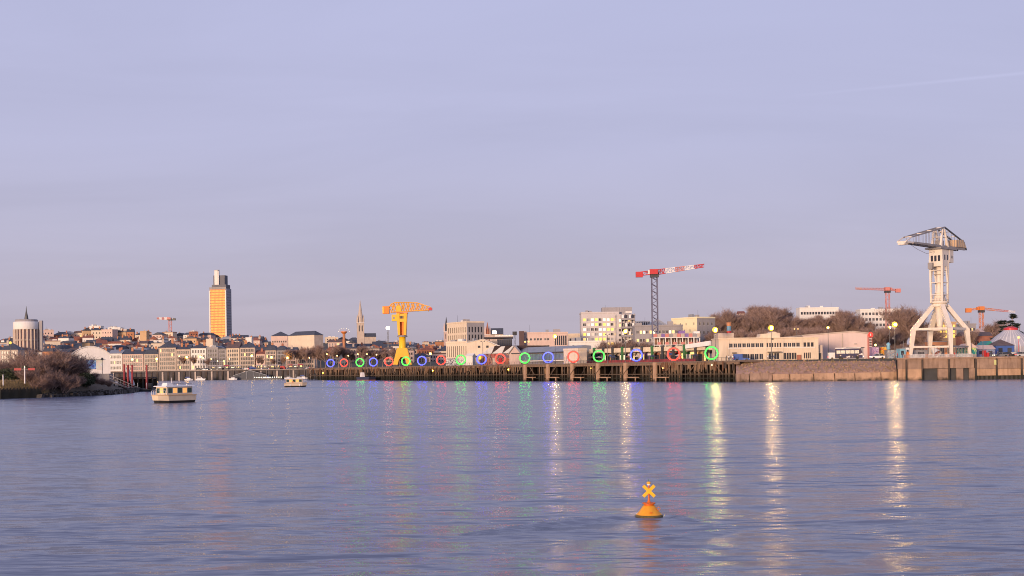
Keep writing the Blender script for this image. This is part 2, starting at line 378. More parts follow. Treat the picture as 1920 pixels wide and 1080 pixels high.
# wharf: local x along the line, y inland, z up
wharf = thing('timber_wharf', 'long timber pile wharf under the row of glowing rings', 'wharf', WP(sA, FRONT), RZ)
L = sB - sA
MB().box(-.2, L, 0.1, 9.2, 6.02, 6.52).build('deck', M['deck'], wharf)
MB().box(-.1, L - .1, 0, .5, 5.35, 6.0).build('edge_beam', M['timber'], wharf)
MB().box(0, L - .2, 8.4, 8.9, -1, 5.9).build('rear_wall', mat('wharf_rear_wall', (.024, .018, .014), .95, .35, .4, bump=.6, stain=.4, spec=0), wharf)  # near-black colour stands in for the shade under the deck
MB().box(0, L - .3, -.18, .02, 2.25, 2.55).build('waling', M['timber'], wharf)
MB().box(0, L - .3, .5, .8, .9, 1.2).build('waling', M['timberdark'], wharf)
pile_meshes = []
for k in range(5):
    mb = MB(); r = .20 + .03 * k; j = [random.uniform(-.07, .07) for _ in range(4)]
    mb.tube((0, 0, -1.2), (j[0], j[1], 2.4), r * 1.08, r, 6, False); mb.tube((j[0], j[1], 2.4), (j[2], j[3], 6.0 - .3 * (k % 3)), r, r * .92, 6)
    pile_meshes.append(mb.mesh('pile', M['timberdark'] if k < 2 else M['timber']))
s0c, s1c = s_at(985, FRONT) - sA, s_at(1232, FRONT) - sA       # concrete-framed stretch
n = 0; x = .4
while x < L - 1 and n < 190:
    if not (s0c < x < s1c and int((x - s0c) / 8.5) % 2 == 0):
        put('pile', pile_meshes[random.randrange(5)], wharf, (x, .25 + random.uniform(-.05, .05), 0)); n += 1
    x += random.uniform(1.4, 2.6)
for i in range(100):
    put('pile', pile_meshes[i % 2], wharf, (1 + i * (L - 2) / 100 + random.uniform(-.5, .5), 3.6, 0))
fender = []
for k in range(8):
    fender.append(MB().box(-.12 - .03 * (k % 4), .14, -.32, -.02, 3.1 + .35 * ((k * 3) % 5), 6.3 - .17 * ((k * 5) % 7)).mesh('fender_timber', (M['timber'], tidal(mat('pale_fender_oak', (.30, .185, .105), .9, .25, 1, stain=.6), 1.2, 3.9), M['timberdark'], mat('rusty_brown_fender', (.16, .075, .04), .9, .3, 1, stain=.5))[k % 4]))
x = .8; n = 0
while x < L - 1:
    if not (s0c < x < s1c):
        put('fender_timber', fender[random.randrange(8)], wharf, (x, 0, 0)); n += 1
    x += random.choice((.75, .95, 1.3, 2.6, 3.6)) * (1.2 if x < 120 else .95)
br = MB()
x = 0
while x < L - 6:
    br.beam((x, .75, 1.0), (x + 4.5, .75, 5.4), .18); x += random.uniform(6, 10)
br.build('bracing', M['timberdark'], wharf, kind='stuff')
x = 3.0
while x < L - 8:
    d_ = random.choice((-1, 1)); MB().beam((x, -.45, 2.3 if d_ > 0 else 5.2), (x + 3.6, -.45, 5.2 if d_ > 0 else 2.3), .2).build('front_brace', M['timber'], wharf); x += random.uniform(9, 19)
panel = MB().box(-.9, .9, -.38, .18, -1, 6.3).mesh('concrete_post', M['concrete2'])
plat = MB().box(0, 6.4, -1.3, .2, 1.25, 1.55).box(.4, .7, -1.2, -.9, -1, 1.25).box(5.8, 6.1, -1.2, -.9, -1, 1.25).mesh('landing_platform', M['concrete2'])
x = s0c
while x < s1c:
    put('concrete_post', panel, wharf, (x, 0, 0)); put('landing_platform', plat, wharf, (x + 1.2, -.05, 0))
    MB().box(x + 5.4, x + 7.6, 5.2, 5.6, 0, 5.9).build('rear_panel', M['concrete2'], wharf)
    x += 17.0
rail = MB()
x = 0
while x < L:
    rail.box(x, x + .07, .18, .25, 6.53, 7.5); x += 2.0
rail.box(0, L - .1, .19, .24, 7.46, 7.53); rail.box(0, L - .1, .19, .24, 7.0, 7.05)
rail.build('railing', M['dark'], wharf, kind='stuff')
for i, (px, c, y) in enumerate(((955, 'sodium', 4.3), (813, 'sodium', 4.2), (1110, 'lity', 4.4), (1337, 'litw', 5.0), (607, 'sodium', 3.6), (1245, 'lit', 4.2))):
    MB().box(-.22, .22, -.62, -.4, y, y + .45).build('wharf_light', M[c], wharf, loc=(s_at(px, FRONT) - sA, 0, 0))
RINGPX = (620, 645, 675, 700, 729, 761, 791, 827, 864, 903, 938, 984, 1028, 1075, 1123, 1193, 1263, 1334)
RC = dict(b=('blue', emit('ring_tube_blue', (.016, .024, 1.0), 12)), r=('red', emit('ring_tube_red', (1.0, .009, .004), 10)), g=('green', emit('ring_tube_green', (.010, 1.0, .018), 9)))
RSEQ = 'brgbrgbrgbrgbrgbrg'
hoop_me = MB()  # steel hoop widened into a plate so the tube lights a halo on it
hv = []
for i in range(40):
    t = 2 * math.pi * i / 40; c, s = math.cos(t), math.sin(t)
    for r, y in ((1.66, 0), (2.28, 0), (2.28, .22), (1.66, .22)): hv.append((r * c, y, r * s))
hoop_me.add(hv, [(i * 4 + j, ((i + 1) % 40) * 4 + j, ((i + 1) % 40) * 4 + (j + 1) % 4, i * 4 + (j + 1) % 4) for i in range(40) for j in range(4)])
hoop_me = hoop_me.mesh('halo_hoop', mat('halo_hoop_steel', (.12, .12, .12), .6, .05))
foot_me = MB().box(-.5, .5, -.25, .4, -2.4, -2.18).box(-.12, .12, -.1, .25, -2.2, -1.9).mesh('foot', M['dark'])
tubes = {k: MB().torus(1.90, .10, 36, 6, (0, -.16, 0)).mesh('light_tube', v[1], True) for k, v in RC.items()}
where = ['at the far left end of the row', 'second from the far left end', 'third from the far left end', 'left of the yellow crane', 'just left of the yellow crane foot', 'at the foot of the yellow crane', 'just right of the yellow crane', 'left of the graffiti wall',
         'in front of the graffiti wall', 'before the sawtooth sheds', 'before the red shed doors', 'before the grey glazed shed', 'before the long grey shed', 'at the left end of the bar arcade', 'before the bars under the apartment block', 'left of the tower crane mast', 'right of the tower crane mast', 'nearest, beside the long cream building']
for px, k, wh in zip(RINGPX, RSEQ, where):
    o = thing('light_ring', f'{RC[k][0]} glowing ring on the wharf {wh}', 'light ring', WP(s_at(px, 0, 8.7), 0, 8.92), RZ * .08, 'glowing rings along the wharf')
    put('halo_hoop', hoop_me, o); put('light_tube', tubes[k], o); put('foot', foot_me, o)

# ------------------------------------------------------------------ right-hand embankment and concrete quay
DE = 381.0
emb = MB(); nx, ny = 90, 12; ev = []
for i in range(nx + 1):
    for j in range(ny + 1):
        px = 1380 + 306 * i / nx; q = j / ny; D = DE + 1.2 + 11.5 * q; z = 2.3 + 4.15 * q ** .8
        p = G(px, D, z); nz = noise.noise(Vector((p.x * .35, q * 4, 0))) * .5 + noise.noise(Vector((p.x * 1.1, q * 9, 5))) * .3
        k = math.sin(math.pi * q); ev.append((p.x, p.y + nz * .8 * k, z + nz * .55 * k))
emb.add(ev, [(i * (ny + 1) + j, (i + 1) * (ny + 1) + j, (i + 1) * (ny + 1) + j + 1, i * (ny + 1) + j + 1) for i in range(nx) for j in range(ny)])
emb.build('embankment', M['earth'], kind='structure')
rb = MB()
for i in range(260):
    px = random.uniform(1384, 1682); q = random.random() ** 1.2; D = DE + 1.0 + 11.5 * q; z = 2.25 + 4.15 * q ** .8
    p = G(px, D, z); r = random.uniform(.1, .38)
    rb.hexa([(p.x + r * a * random.uniform(.6, 1.3), p.y + r * b * random.uniform(.6, 1.2), p.z + r * c * random.uniform(.4, .9)) for a, b, c in
             ((-1, -1, -1), (1, -1, -1), (1, 1, -1), (-1, 1, -1), (-1, -1, 1), (1, -1, 1), (1, 1, 1), (-1, 1, 1))])
ro = rb.build('rubble', M['stoneblock'], kind='stuff'); tag(ro, 'brown rubble stones scattered on the bank below the long cream building', 'rubble')
gb = MB()
def tuft(mb, p, h, n=7, sp=.25, w=.05):
    for _ in range(n):
        a = random.uniform(0, 6.28); d = Vector((math.cos(a) * sp * random.random(), math.sin(a) * sp * random.random(), 0)); c = Vector((math.cos(a + 1.5), math.sin(a + 1.5), 0)) * w
        t = p + d * 2.2 + Vector((0, 0, h * random.uniform(.5, 1.1))); mb.add((p + d - c, p + d + c, t), ((0, 1, 2),))
for i in range(500):
    px = random.uniform(1384, 1684); q = random.random(); D = DE + 1.2 + 11.5 * q; tuft(gb, G(px, D, 2.3 + 4.15 * q ** .8), .7, 5, .3, .06)
tag(gb.build('bank_weeds', M['grassdry'], kind='stuff'), 'dry brown weeds growing over the rubble bank', 'weeds')
lw = thing('river_wall', 'low pale concrete river wall in jointed blocks below the rubble bank', 'wall', G(1380, DE, 0))
edges = [1380, 1405, 1448, 1481, 1526, 1565, 1603, 1652, 1683]
for a, b in zip(edges, edges[1:]):
    xa, xb = G(a, DE, 1).x - lw.location.x, G(b, DE, 1).x - lw.location.x; j = random.uniform(-.1, .1); h = 2.35 + random.uniform(-.12, .25)
    MB().prismx([(-.5 + j, -1), (1.6, -1), (1.6, h), (.15 + j, h)], xa + .14, xb - .14).build('wall_block', M['concrete2'] if a > 1410 else M['concrete'], lw)
    MB().box(xb - .3, xb + .3, .35, 1.4, -1, 1.9).build('joint_post', M['timberdark'], lw)
# concrete quay under the pale crane
qA, qB = G(1683, 372.5, 0), G(2150, 361.5, 0); qd = (qB - qA); qL = qd.length; qrz = math.atan2(qd.y, qd.x)
quay = thing('concrete_quay', 'stained concrete quay wall under the pale crane with dark openings', 'quay', qA, qrz)
def qs(px): return (G(px, 372.5 - 11 * (px - 1683) / 467, 4).x - qA.x) / math.cos(qrz)
MB().box(0, qL, 1.6, 2.1, -1, 6.3).build('rear_wall', mat('quay_back_wall', (.009, .007, .006), .95, .3, .4, spec=0), quay)  # shade inside the openings is painted as a near-black wall
MB().box(-.2, qL, -.35, 1.5, 6.1, 6.56).build('coping', M['concrete'], quay)
segs = [(1683, 1700, 3.3), (1700, 1729, 3.2), (1729, 1779, 3.4), (1779, 1827, 3.4), (1830, 1868, 3.1), (1868, 1914, 3.1), (1914, 1960, 3.1), (1960, 2005, 3.1), (2005, 2100, 3.1)]
for i, (a, b, z) in enumerate(segs):
    MB().box(qs(a) + .06, qs(b) - .06, 0 + .05 * (i % 2), 1.4, z, 6.08).build('upper_panel', M['concrete'], quay)
for i, (a, b) in enumerate(((1684, 1729), (1758, 1780), (1793, 1806), (1817, 1828))):
    MB().box(qs(a), qs(b), .12, 1.3, -1, 3.3).build('lower_pier', M['concrete2' if i == 0 else 'concrete'], quay)
for a, b in ((1830, 1868), (1869, 1914), (1915, 1960), (1961, 2005), (2006, 2100)):
    MB().box(qs(a) + .04, qs(b) - .04, .2, 1.3, 1.15, 3.05).build('lower_panel', M['concrete2'], quay)
for px in (1699, 1729, 1779, 1829, 1868, 1915, 1960):
    MB().box(qs(px) - .22, qs(px) + .22, -.5, -.03, -.6, 6.0).build('fender_pile', M['timberdark'], quay)
for px in (1838, 1846, 1855, 1862, 1875, 1884, 1893, 1902, 1910, 1925, 1940):
    MB().box(qs(px) - .18, qs(px) + .18, .5, .9, -1, 1.2).build('support_pile', M['timber'], quay)
ql = MB().box(-.3, .3, -.62, -.42, 4.2, 5.6); ql.build('quay_light', mat('yellow_green_panel', (.5, .5, .2), .7), quay, loc=(qs(1865), 0, 0))  # plain yellow-green panel
# north-bank quay
nq = thing('stone_quay', 'dark stone quay wall along the far city bank', 'quay', G(150, 806, 0))
nx0 = nq.location.x; nL = G(600, 806, 0).x - nx0
MB().box(0, nL, .6, 6, -1, 6.0).build('wall', mat('dark_quay_stone', (.085, .075, .075), .95, .3, .3, stain=.4), nq)
MB().box(0, nL, .3, 2.2, 6.02, 6.35).build('coping', M['stone'], nq)
for i in range(44):
    MB().box(i * nL / 44, i * nL / 44 + 1.0, .1, .57, -1, 5.4).build('buttress', M['timberdark'] if i % 3 else M['stone'], nq)
MB().box(0, nL + 20, 2.21, 60, 5.5, 6.2).build('quay_road', M['asphalt'], kind='structure', loc=nq.location)
# ------------------------------------------------------------------ buildings
def facegrid(mb, o, ax, inn, w, h, rects, rd=.25):
    """wall face from corner o along ax (unit) with real openings; returns the panes' corners"""
    az = Vector((0, 0, 1)); xs = sorted({0, round(w, 3)} | {round(r[i], 3) for r in rects for i in (0, 1)}); zs = sorted({0, round(h, 3)} | {round(r[i], 3) for r in rects for i in (2, 3)})
    xs = [x for x in xs if 0 <= x <= w + .01]; zs = [z for z in zs if 0 <= z <= h + .01]
    def pt(a, b, c=0): return o + ax * a + az * b + inn * c
    for xa, xb in zip(xs, xs[1:]):
        run = None
        for za, zb in zip(zs, zs[1:]):
            cx, cz = (xa + xb) / 2, (za + zb) / 2
            hole = any(r[0] < cx < r[1] and r[2] < cz < r[3] for r in rects)
            if hole:
                if run is not None: mb.quad(pt(xa, run), pt(xb, run), pt(xb, za), pt(xa, za)); run = None
            elif run is None: run = za
        if run is not None: mb.quad(pt(xa, run), pt(xb, run), pt(xb, h), pt(xa, h))
    out = []
    for a, b, c, d in rects:
        p = [pt(a, c), pt(b, c), pt(b, d), pt(a, d)]; q = [pt(a, c, rd), pt(b, c, rd), pt(b, d, rd), pt(a, d, rd)]
        for i in range(4): j = (i + 1) % 4; mb.quad(p[i], q[i], q[j], p[j])
        out.append(q)
    return out
def wgrid(w, h, rows, cols, ww, wh, sill=.9, mx=.6, top=.8, base=0.0):
    """regular windows: rows x cols"""
    r = []
    if rows < 1 or cols < 1: return r
    fh = (h - base - top) / rows; cw = (w - 2 * mx) / cols
    ww = min(ww, cw * .72); wh = min(wh, fh * .74)
    for j in range(rows):
        for i in range(cols):
            x = mx + cw * (i + .5); z = base + fh * j + (fh - wh) * .55
            r.append((x - ww / 2, x + ww / 2, z, z + wh))
    return r
WINCACHE = {}
def window_mesh(w, h, pane, frame):
    k = (round(w, 1), round(h, 1), pane.name, frame.name)
    if k not in WINCACHE:
        mb = MB(); mb.quad((-w / 2, .06, 0), (w / 2, .06, 0), (w / 2, .06, h), (-w / 2, .06, h)); mb.cur = 1; f = .07 if w > .8 else .035
        mb.box(-w / 2, -w / 2 + f, 0, .05, 0, h); mb.box(w / 2 - f, w / 2, 0, .05, 0, h); mb.box(-w / 2 + f, w / 2 - f, 0, .05, 0, f); mb.box(-w / 2 + f, w / 2 - f, 0, .05, h - f, h)
        if w > .8: mb.box(-f / 2, f / 2, .005, .045, f, h - f)
        WINCACHE[k] = mb.mesh('window', [pane, frame])
    return WINCACHE[k]
def roof(mb, kind, w, d, h, rh, ov=.35):
    if kind == 'gable':
        mb.prismx([(-ov, h + .02), (d + ov, h + .02), (d / 2, h + rh)], -.2, w + .2)
    elif kind == 'gablef':
        mb.prism([(-ov, h + .02), (w + ov, h + .02), (w / 2, h + rh)], -.25, d + .25)
    elif kind == 'hip':
        k = min(d / 2, w / 2 - .1)
        mb.add([(-ov, -ov, h + .02), (w + ov, -ov, h + .02), (w + ov, d + ov, h + .02), (-ov, d + ov, h + .02), (k, d / 2, h + rh), (w - k, d / 2, h + rh)],
               [(0, 1, 5, 4), (1, 2, 5), (2, 3, 4, 5), (3, 0, 4), (3, 2, 1, 0)])
    elif kind == 'mansard':
        i = rh * .45; j = min(d / 2, 3.0)
        mb.frus(w / 2, d / 2, h + .02, h + rh * .72, w / 2 + ov, d / 2 + ov, w / 2 - i + ov, d / 2 - i + ov)
        mb.frus(w / 2, d / 2, h + rh * .72, h + rh, w / 2 - i + ov, d / 2 - i + ov, max(.3, w / 2 - i - j), max(.2, d / 2 - i - j))
    elif kind == 'shed':
        mb.prismx([(-ov, h + .02), (d + ov, h + rh), (d + ov, h + rh - .3), (d, h + .02)], -.2, w + .2)
    else:
        t = .25
        mb.box(-.15, w + .15, -.15, d + .15, h + .02, h + .3)
        mb.box(-.15, w + .15, -.15, t, h + .3, h + .75); mb.box(-.15, w + .15, d - t, d + .15, h + .3, h + .75)
        mb.box(-.15, t, t, d - t, h + .3, h + .75); mb.box(w - t, w + .15, t, d - t, h + .3, h + .75)
def bld(name, label, cat, x0, x1, yt, D, zb=QZ, depth=12, wall='cream', rk='flat', rh=0, rm='zinc', rows=3, cols=4, ww=1.1, wh=1.6, D1=None, x2=None,
        group=None, single=False, lit=.0, chim=0, srows=None, scols=0, rects=None, panes=('glass',), litm=('lit',), top=.8, base=0.0, frame='trim', swall=None, band=False, srects=None):
    D1 = D1 or D; ym = yt
    A, B = G(x0, D, zb), G(x1, D1, zb); A.z = B.z = zb
    ax = (B - A); w = ax.length; rz = math.atan2(ax.y, ax.x); nv = Vector((-ax.y, ax.x, 0)).normalized()
    if x2:
        t = ((x2 - 960) + 60 * SR) / F; depth = max(3, (t * B.y - B.x) / (nv.x - t * nv.y))
    h = max(2.5, Zt((x0 + x1) / 2, ym, (D + D1) / 2) - zb)
    t = thing(name, label, cat, A, rz, group); rnd = random.Random(int(x0 * 13 + yt * 7 + D))
    if rects is None: rects = wgrid(w, h, rows, cols, ww, wh, top=top, base=base)
    elif callable(rects): rects = rects(w, h)
    if srects is None: srects = wgrid(depth, h, srows or rows, scols, ww, wh, top=top, base=base) if scols else []
    X, Y = Vector((1, 0, 0)), Vector((0, 1, 0)); O = Vector((0, 0, 0))
    wb = MB(); pf = facegrid(wb, O, X, Y, w, h, rects)
    ps = []
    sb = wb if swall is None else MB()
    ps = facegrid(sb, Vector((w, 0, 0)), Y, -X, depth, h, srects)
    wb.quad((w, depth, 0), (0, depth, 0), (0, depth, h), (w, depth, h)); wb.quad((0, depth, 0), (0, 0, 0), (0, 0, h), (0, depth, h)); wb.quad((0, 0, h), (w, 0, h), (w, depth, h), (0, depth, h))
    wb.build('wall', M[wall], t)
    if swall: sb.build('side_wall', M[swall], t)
    if pf or ps:
        if single:
            for q, side in [(q, 0) for q in pf] + [(q, 1) for q in ps]:
                pm = M[rnd.choice(litm)] if rnd.random() < lit else M[rnd.choice(panes)]
                c = (q[0] + q[1]) / 2
                put('window', window_mesh((q[1] - q[0]).length, (q[3] - q[0]).length, pm, M[frame]), t, c - (Y if not side else -X) * .08, math.pi / 2 if side else 0)
        else:
            pb = MB(); ml = pick(*panes, *litm); npn = len(panes)
            for q in pf + ps:
                pb.cur = npn + rnd.randrange(len(litm)) if rnd.random() < lit else rnd.randrange(npn); pb.quad(*q)
            pb.build('windows', ml, t, kind='stuff')
    if band:
        bb = MB()
        for j in range(1, rows + 1): bb.box(-.12, w + .12, -.14, -.01, h * j / rows - .35, h * j / rows - .1)
        bb.build('cornice', M['trim'], t)
    r = MB(); roof(r, rk, w, depth, h, rh)
    ro = r.build('roof', M[rm if rk != 'flat' else (rm if rm != 'zinc' else wall)], t)
    if rk == 'flat' and w > 7 and depth > 6:
        for c in range(rnd.randint(2, 4)):
            cx = rnd.uniform(1.5, w - 2.5); cy = rnd.uniform(1.2, depth * .5); sx_, sz_ = rnd.uniform(.6, 1.8), rnd.uniform(.7, 1.7)
            MB().box(cx - sx_, cx + sx_, cy, cy + 1.4, h + .31, h + .75 + sz_).build('roof_unit', M[rnd.choice(('zinc', 'grey', 'trim'))], ro)
        cx = rnd.uniform(1, w - 1); MB().tube((cx, depth * .4, h + .3), (cx, depth * .4, h + 4.5), .07, .04, 5).build('aerial', M['dark'], ro)
    for c in range(chim):
        cx = w * (c + .5 + rnd.uniform(-.3, .3)) / chim; cb = MB(); hh = h + rh * rnd.uniform(.85, 1.1)
        cb.box(cx - .7, cx + .7, depth * .3, depth * .3 + .7, h - .2, hh + 1.0)
        for k in (-.45, 0, .45): cb.tube((cx + k, depth * .3 + .35, hh + 1.0), (cx + k, depth * .3 + .35, hh + 1.5), .14, .12, 5)
        cb.build('chimney', M[rnd.choice(('orange', 'brickred', 'stone', 'orange'))], ro)
    return t

# ------------------------------------------------------------------ trees
def branchy(seed, H, spread, levels=4, trunk=.28, low=.25, twigs=4200, twl=1.5, tww=.035, lean=0, shrub=False, kids=(4, 6)):
    rnd = random.Random(seed); tr = MB(); tw = MB(); tips = []
    def grow(p, d, ln, r, lv):
        segs = 3; q = p
        for i in range(segs):
            d = (d + Vector((rnd.uniform(-1, 1), rnd.uniform(-1, 1), rnd.uniform(-.3, .6))) * .16).normalized()
            n = q + d * ln / segs; tr.tube(q, n, r * (1 - .2 * i), r * (1 - .2 * (i + 1)), 4 if lv else 6, False)
            if lv >= 1: tips.append((q, n, lv))
            if lv < levels and (i > 0 or lv > 0):
                for _ in range(rnd.randint(*kids) // (2 if i < segs - 1 else 1)):
                    a = rnd.uniform(0, 6.28); up = rnd.uniform(.15, 1.0); o = Vector((math.cos(a) * spread, math.sin(a) * spread, up))
                    nd = (d * .55 + o * .62).normalized(); grow(n, nd, ln * rnd.uniform(.42, .82), r * .56, lv + 1)
            q = n
    if shrub:
        for _ in range(10):
            a = rnd.uniform(0, 6.28); b = rnd.uniform(0, .9) * spread
            grow(Vector((math.cos(a) * b * .8, math.sin(a) * b * .8, -.2)), Vector((math.cos(a) * b, math.sin(a) * b, 1)).normalized(), H * rnd.uniform(.3, .5), trunk * rnd.uniform(.5, 1), 1)
    else:
        tr.tube((0, 0, -.6), (0, 0, H * low), trunk * 1.25, trunk, 7, False); grow(Vector((0, 0, H * low)), Vector((lean, 0, 1)).normalized(), H * .36, trunk, 0)
    for i in range(twigs):
        a, b, lv = tips[rnd.randrange(len(tips))]; p = a.lerp(b, rnd.random())
        for k in range(1):
            d = ((b - a).normalized() * .7 + Vector((rnd.uniform(-1, 1), rnd.uniform(-1, 1), rnd.uniform(-.5, .9)))).normalized(); ln = twl * rnd.uniform(.4, 1.2)
            s = d.cross(Vector((rnd.uniform(-1, 1), rnd.uniform(-1, 1), rnd.uniform(-1, 1)))).normalized() * tww
            m = p + d * ln * .5 + Vector((0, 0, rnd.uniform(-.05, .12)))
            tw.add((p - s, p + s, m + s * .7, m - s * .7, p + d * ln), ((0, 1, 2, 3), (3, 2, 4)))
    zs = sorted(v[2] for v in tw.v); top = zs[int(len(zs) * .997)]; k = H / top
    for mb in (tr, tw): mb.v = [(x * k, y * k, z * k if z > 0 else z) for x, y, z in mb.v]
    return tr, tw
PROTO = []
for i in range(6):
    tr, tw = branchy(100 + i, 14.0, .75 + .08 * (i % 3), 4, .24, .16 + .04 * (i % 2), 2700, 1.9, .026)
    PROTO.append((tr.mesh('trunk', M['bark']), tw.mesh('crown', M['twig']), 14.0))
SHRUB = []
for i in range(4):
    tr, tw = branchy(300 + i, 5.5, .95, 3, .10, 0, 3600, 1.2, .02, shrub=True)
    SHRUB.append((tr.mesh('stems', M['bark']), tw.mesh('crown', M['twig2']), 5.5))
def tree(x, yt, D, zb, label, proto=None, name='bare_tree', group=None, wide=1.0, cat='tree'):
    p = G(x, D, zb); h = Zt(x, yt, D) - zb
    rnd = random.Random(int(x * 7 + D)); a, b, H = (PROTO if name == 'bare_tree' else SHRUB)[rnd.randrange(6 if name == 'bare_tree' else 4) if proto is None else proto]
    o = thing(name, label, cat, p, rnd.uniform(0, 6.28), group); k = h / H
    o.scale = (k * wide, k * wide, k); put('trunk' if name == 'bare_tree' else 'stems', a, o); put('crown', b, o); return o

# ------------------------------------------------------------------ street lamps
def lamp(x, yt, D, zb, label, style='single', bulb='sodium', r=.38, group=None, name='street_lamp', arm=1.4, poler=.10, polem='pole'):
    zt = Zt(x, yt, D); p = G(x, D, zb); p.x = P(x, yt, D).x
    o = thing(name, label, 'street lamp', p, 0, group); h = zt - zb
    MB().tube((0, 0, 0), (0, 0, h - r * .5), poler * 1.4, poler * .8, 8).build('pole', M[polem], o)
    MB().lathe(((poler * 2.4, 0), (poler * 2.2, .5), (poler * 1.4, .7)), 8).build('base', M[polem], o)
    if style == 'globe':
        MB().lathe([(r * math.sin(math.pi * i / 6) + .001, -r * math.cos(math.pi * i / 6)) for i in range(7)], 8, (0, 0, h)).build('globe', M[bulb], o, True)
    else:
        hd = MB(); bl = MB()
        for s in ((-1, 1) if style == 'double' else (0,)):
            cx = s * arm * .5
            if s: hd.beam((0, 0, h - r), (cx, 0, h - .05), .09)
            hd.frus(cx, 0, h + r * .75, h + r * .95, r * .6, r * .6, r * .25, r * .25)
            bl.lathe([(r * math.sin(math.pi * i / 6) * .95 + .001, -r * math.cos(math.pi * i / 6) * .95) for i in range(7)], 8, (cx, 0, h + r * .1))
        hd.build('head', M[polem], o)
        if bulb == 'sodiumbig':
            bl.build('glow_globe', M['lampglow'], o, True)  # oversize yellow globe added as the glow around the bulb
            cb = MB(); cb.lathe([(r * .4 * math.sin(math.pi * i / 6) + .001, -r * .4 * math.cos(math.pi * i / 6)) for i in range(7)], 8, (0, -r * .8, h)); cb.build('bulb', M[bulb], o, True)
        else: bl.build('bulb', M[bulb], o, True)
    return o
# ------------------------------------------------------------------ the city on the far bank
ZQ = 6.3
FAC = [ # x0, x1, eaves y, wall, roof kind, roof rise m, roof mat, rows, cols, chimneys, label
    (-30, -2, 655, 'pink', 'hip', 4, 'slate', 4, 5, 1, 'pink fronted block cut by the left picture edge behind the shrubs'),
    (0, 34, 656, 'stone', 'hip', 5, 'slate', 5, 6, 1, 'grey stone block with blue slate hip roof behind the red warning board'),
    (166, 203, 665, 'stone', 'gable', 3, 'slate', 3, 7, 1, 'low stone house just behind the white mural shed'),
    (204, 229, 663, 'white', 'gable', 2.5, 'zinc', 3, 8, 1, 'white quay house with tall slit windows right of the mural shed'),
    (230, 269, 664, 'pink', 'gable', 3.2, 'slate', 4, 9, 2, 'wide pinkish quay house behind the red gangway posts'),
    (270, 297, 664, 'stone', 'mansard', 4, 'slate', 4, 8, 1, 'quay house with white dormers on its slate mansard'),
    (298, 330, 652, 'stone', 'hip', 5, 'slate', 5, 8, 2, 'tall many windowed stone block with big slate hip roof above the ferry'),
    (331, 357, 655, 'stone', 'gable', 3, 'slate', 4, 7, 2, 'stone quay house with low slate roof left of the moored sailboat mast'),
    (358, 387, 653, 'white', 'hip', 3.6, 'slate', 4, 5, 2, 'white quay house with hipped slate roof right of the sailboat mast'),
    (388, 409, 653, 'grey', 'flat', 0, 'zinc', 5, 4, 1, 'flat grey facade below the golden tower'),
    (410, 424, 655, 'grey', 'flat', 0, 'slate', 5, 3, 0, 'narrow dark grey facade between the grey and the cream quay houses'),
    (425, 449, 653, 'cream', 'gable', 4.5, 'brownroof', 5, 5, 1, 'bright cream quay house with brown roof below the golden tower'),
    (450, 478, 652, 'stone', 'hip', 4.4, 'slate', 5, 8, 1, 'stone quay house with slate hip roof right of the bright cream one'),
    (480, 497, 664, 'pink', 'gable', 3, 'tile', 3, 4, 1, 'low pink quay house with red tile roof behind small trees'),
    (498, 518, 657, 'stone', 'mansard', 4, 'slate', 5, 6, 1, 'quay house with steep slate mansard above the lit pontoon'),
    (519, 536, 657, 'grey', 'mansard', 3.5, 'slate', 5, 5, 1, 'grey quay house with mansard next to the bare trees'),
    (537, 556, 659, 'pink', 'gable', 3, 'slate', 4, 5, 1, 'pinkish quay house half hidden at the left end of the bare trees'),
    (557, 590, 664, 'stone', 'gable', 3, 'slate', 3, 8, 1, 'stone quay house veiled by bare trees left of the first blue ring')]
for x0, x1, y, w, rk, rh, rm, r, c, ch, lab in FAC:
    bld('quay_house', lab, 'house', x0, x1, y, 872, ZQ, 13, w, rk, rh, rm, r, c, 1.05, 2.0, group='houses along the far quay', lit=.035, chim=ch, top=.5, base=.4)

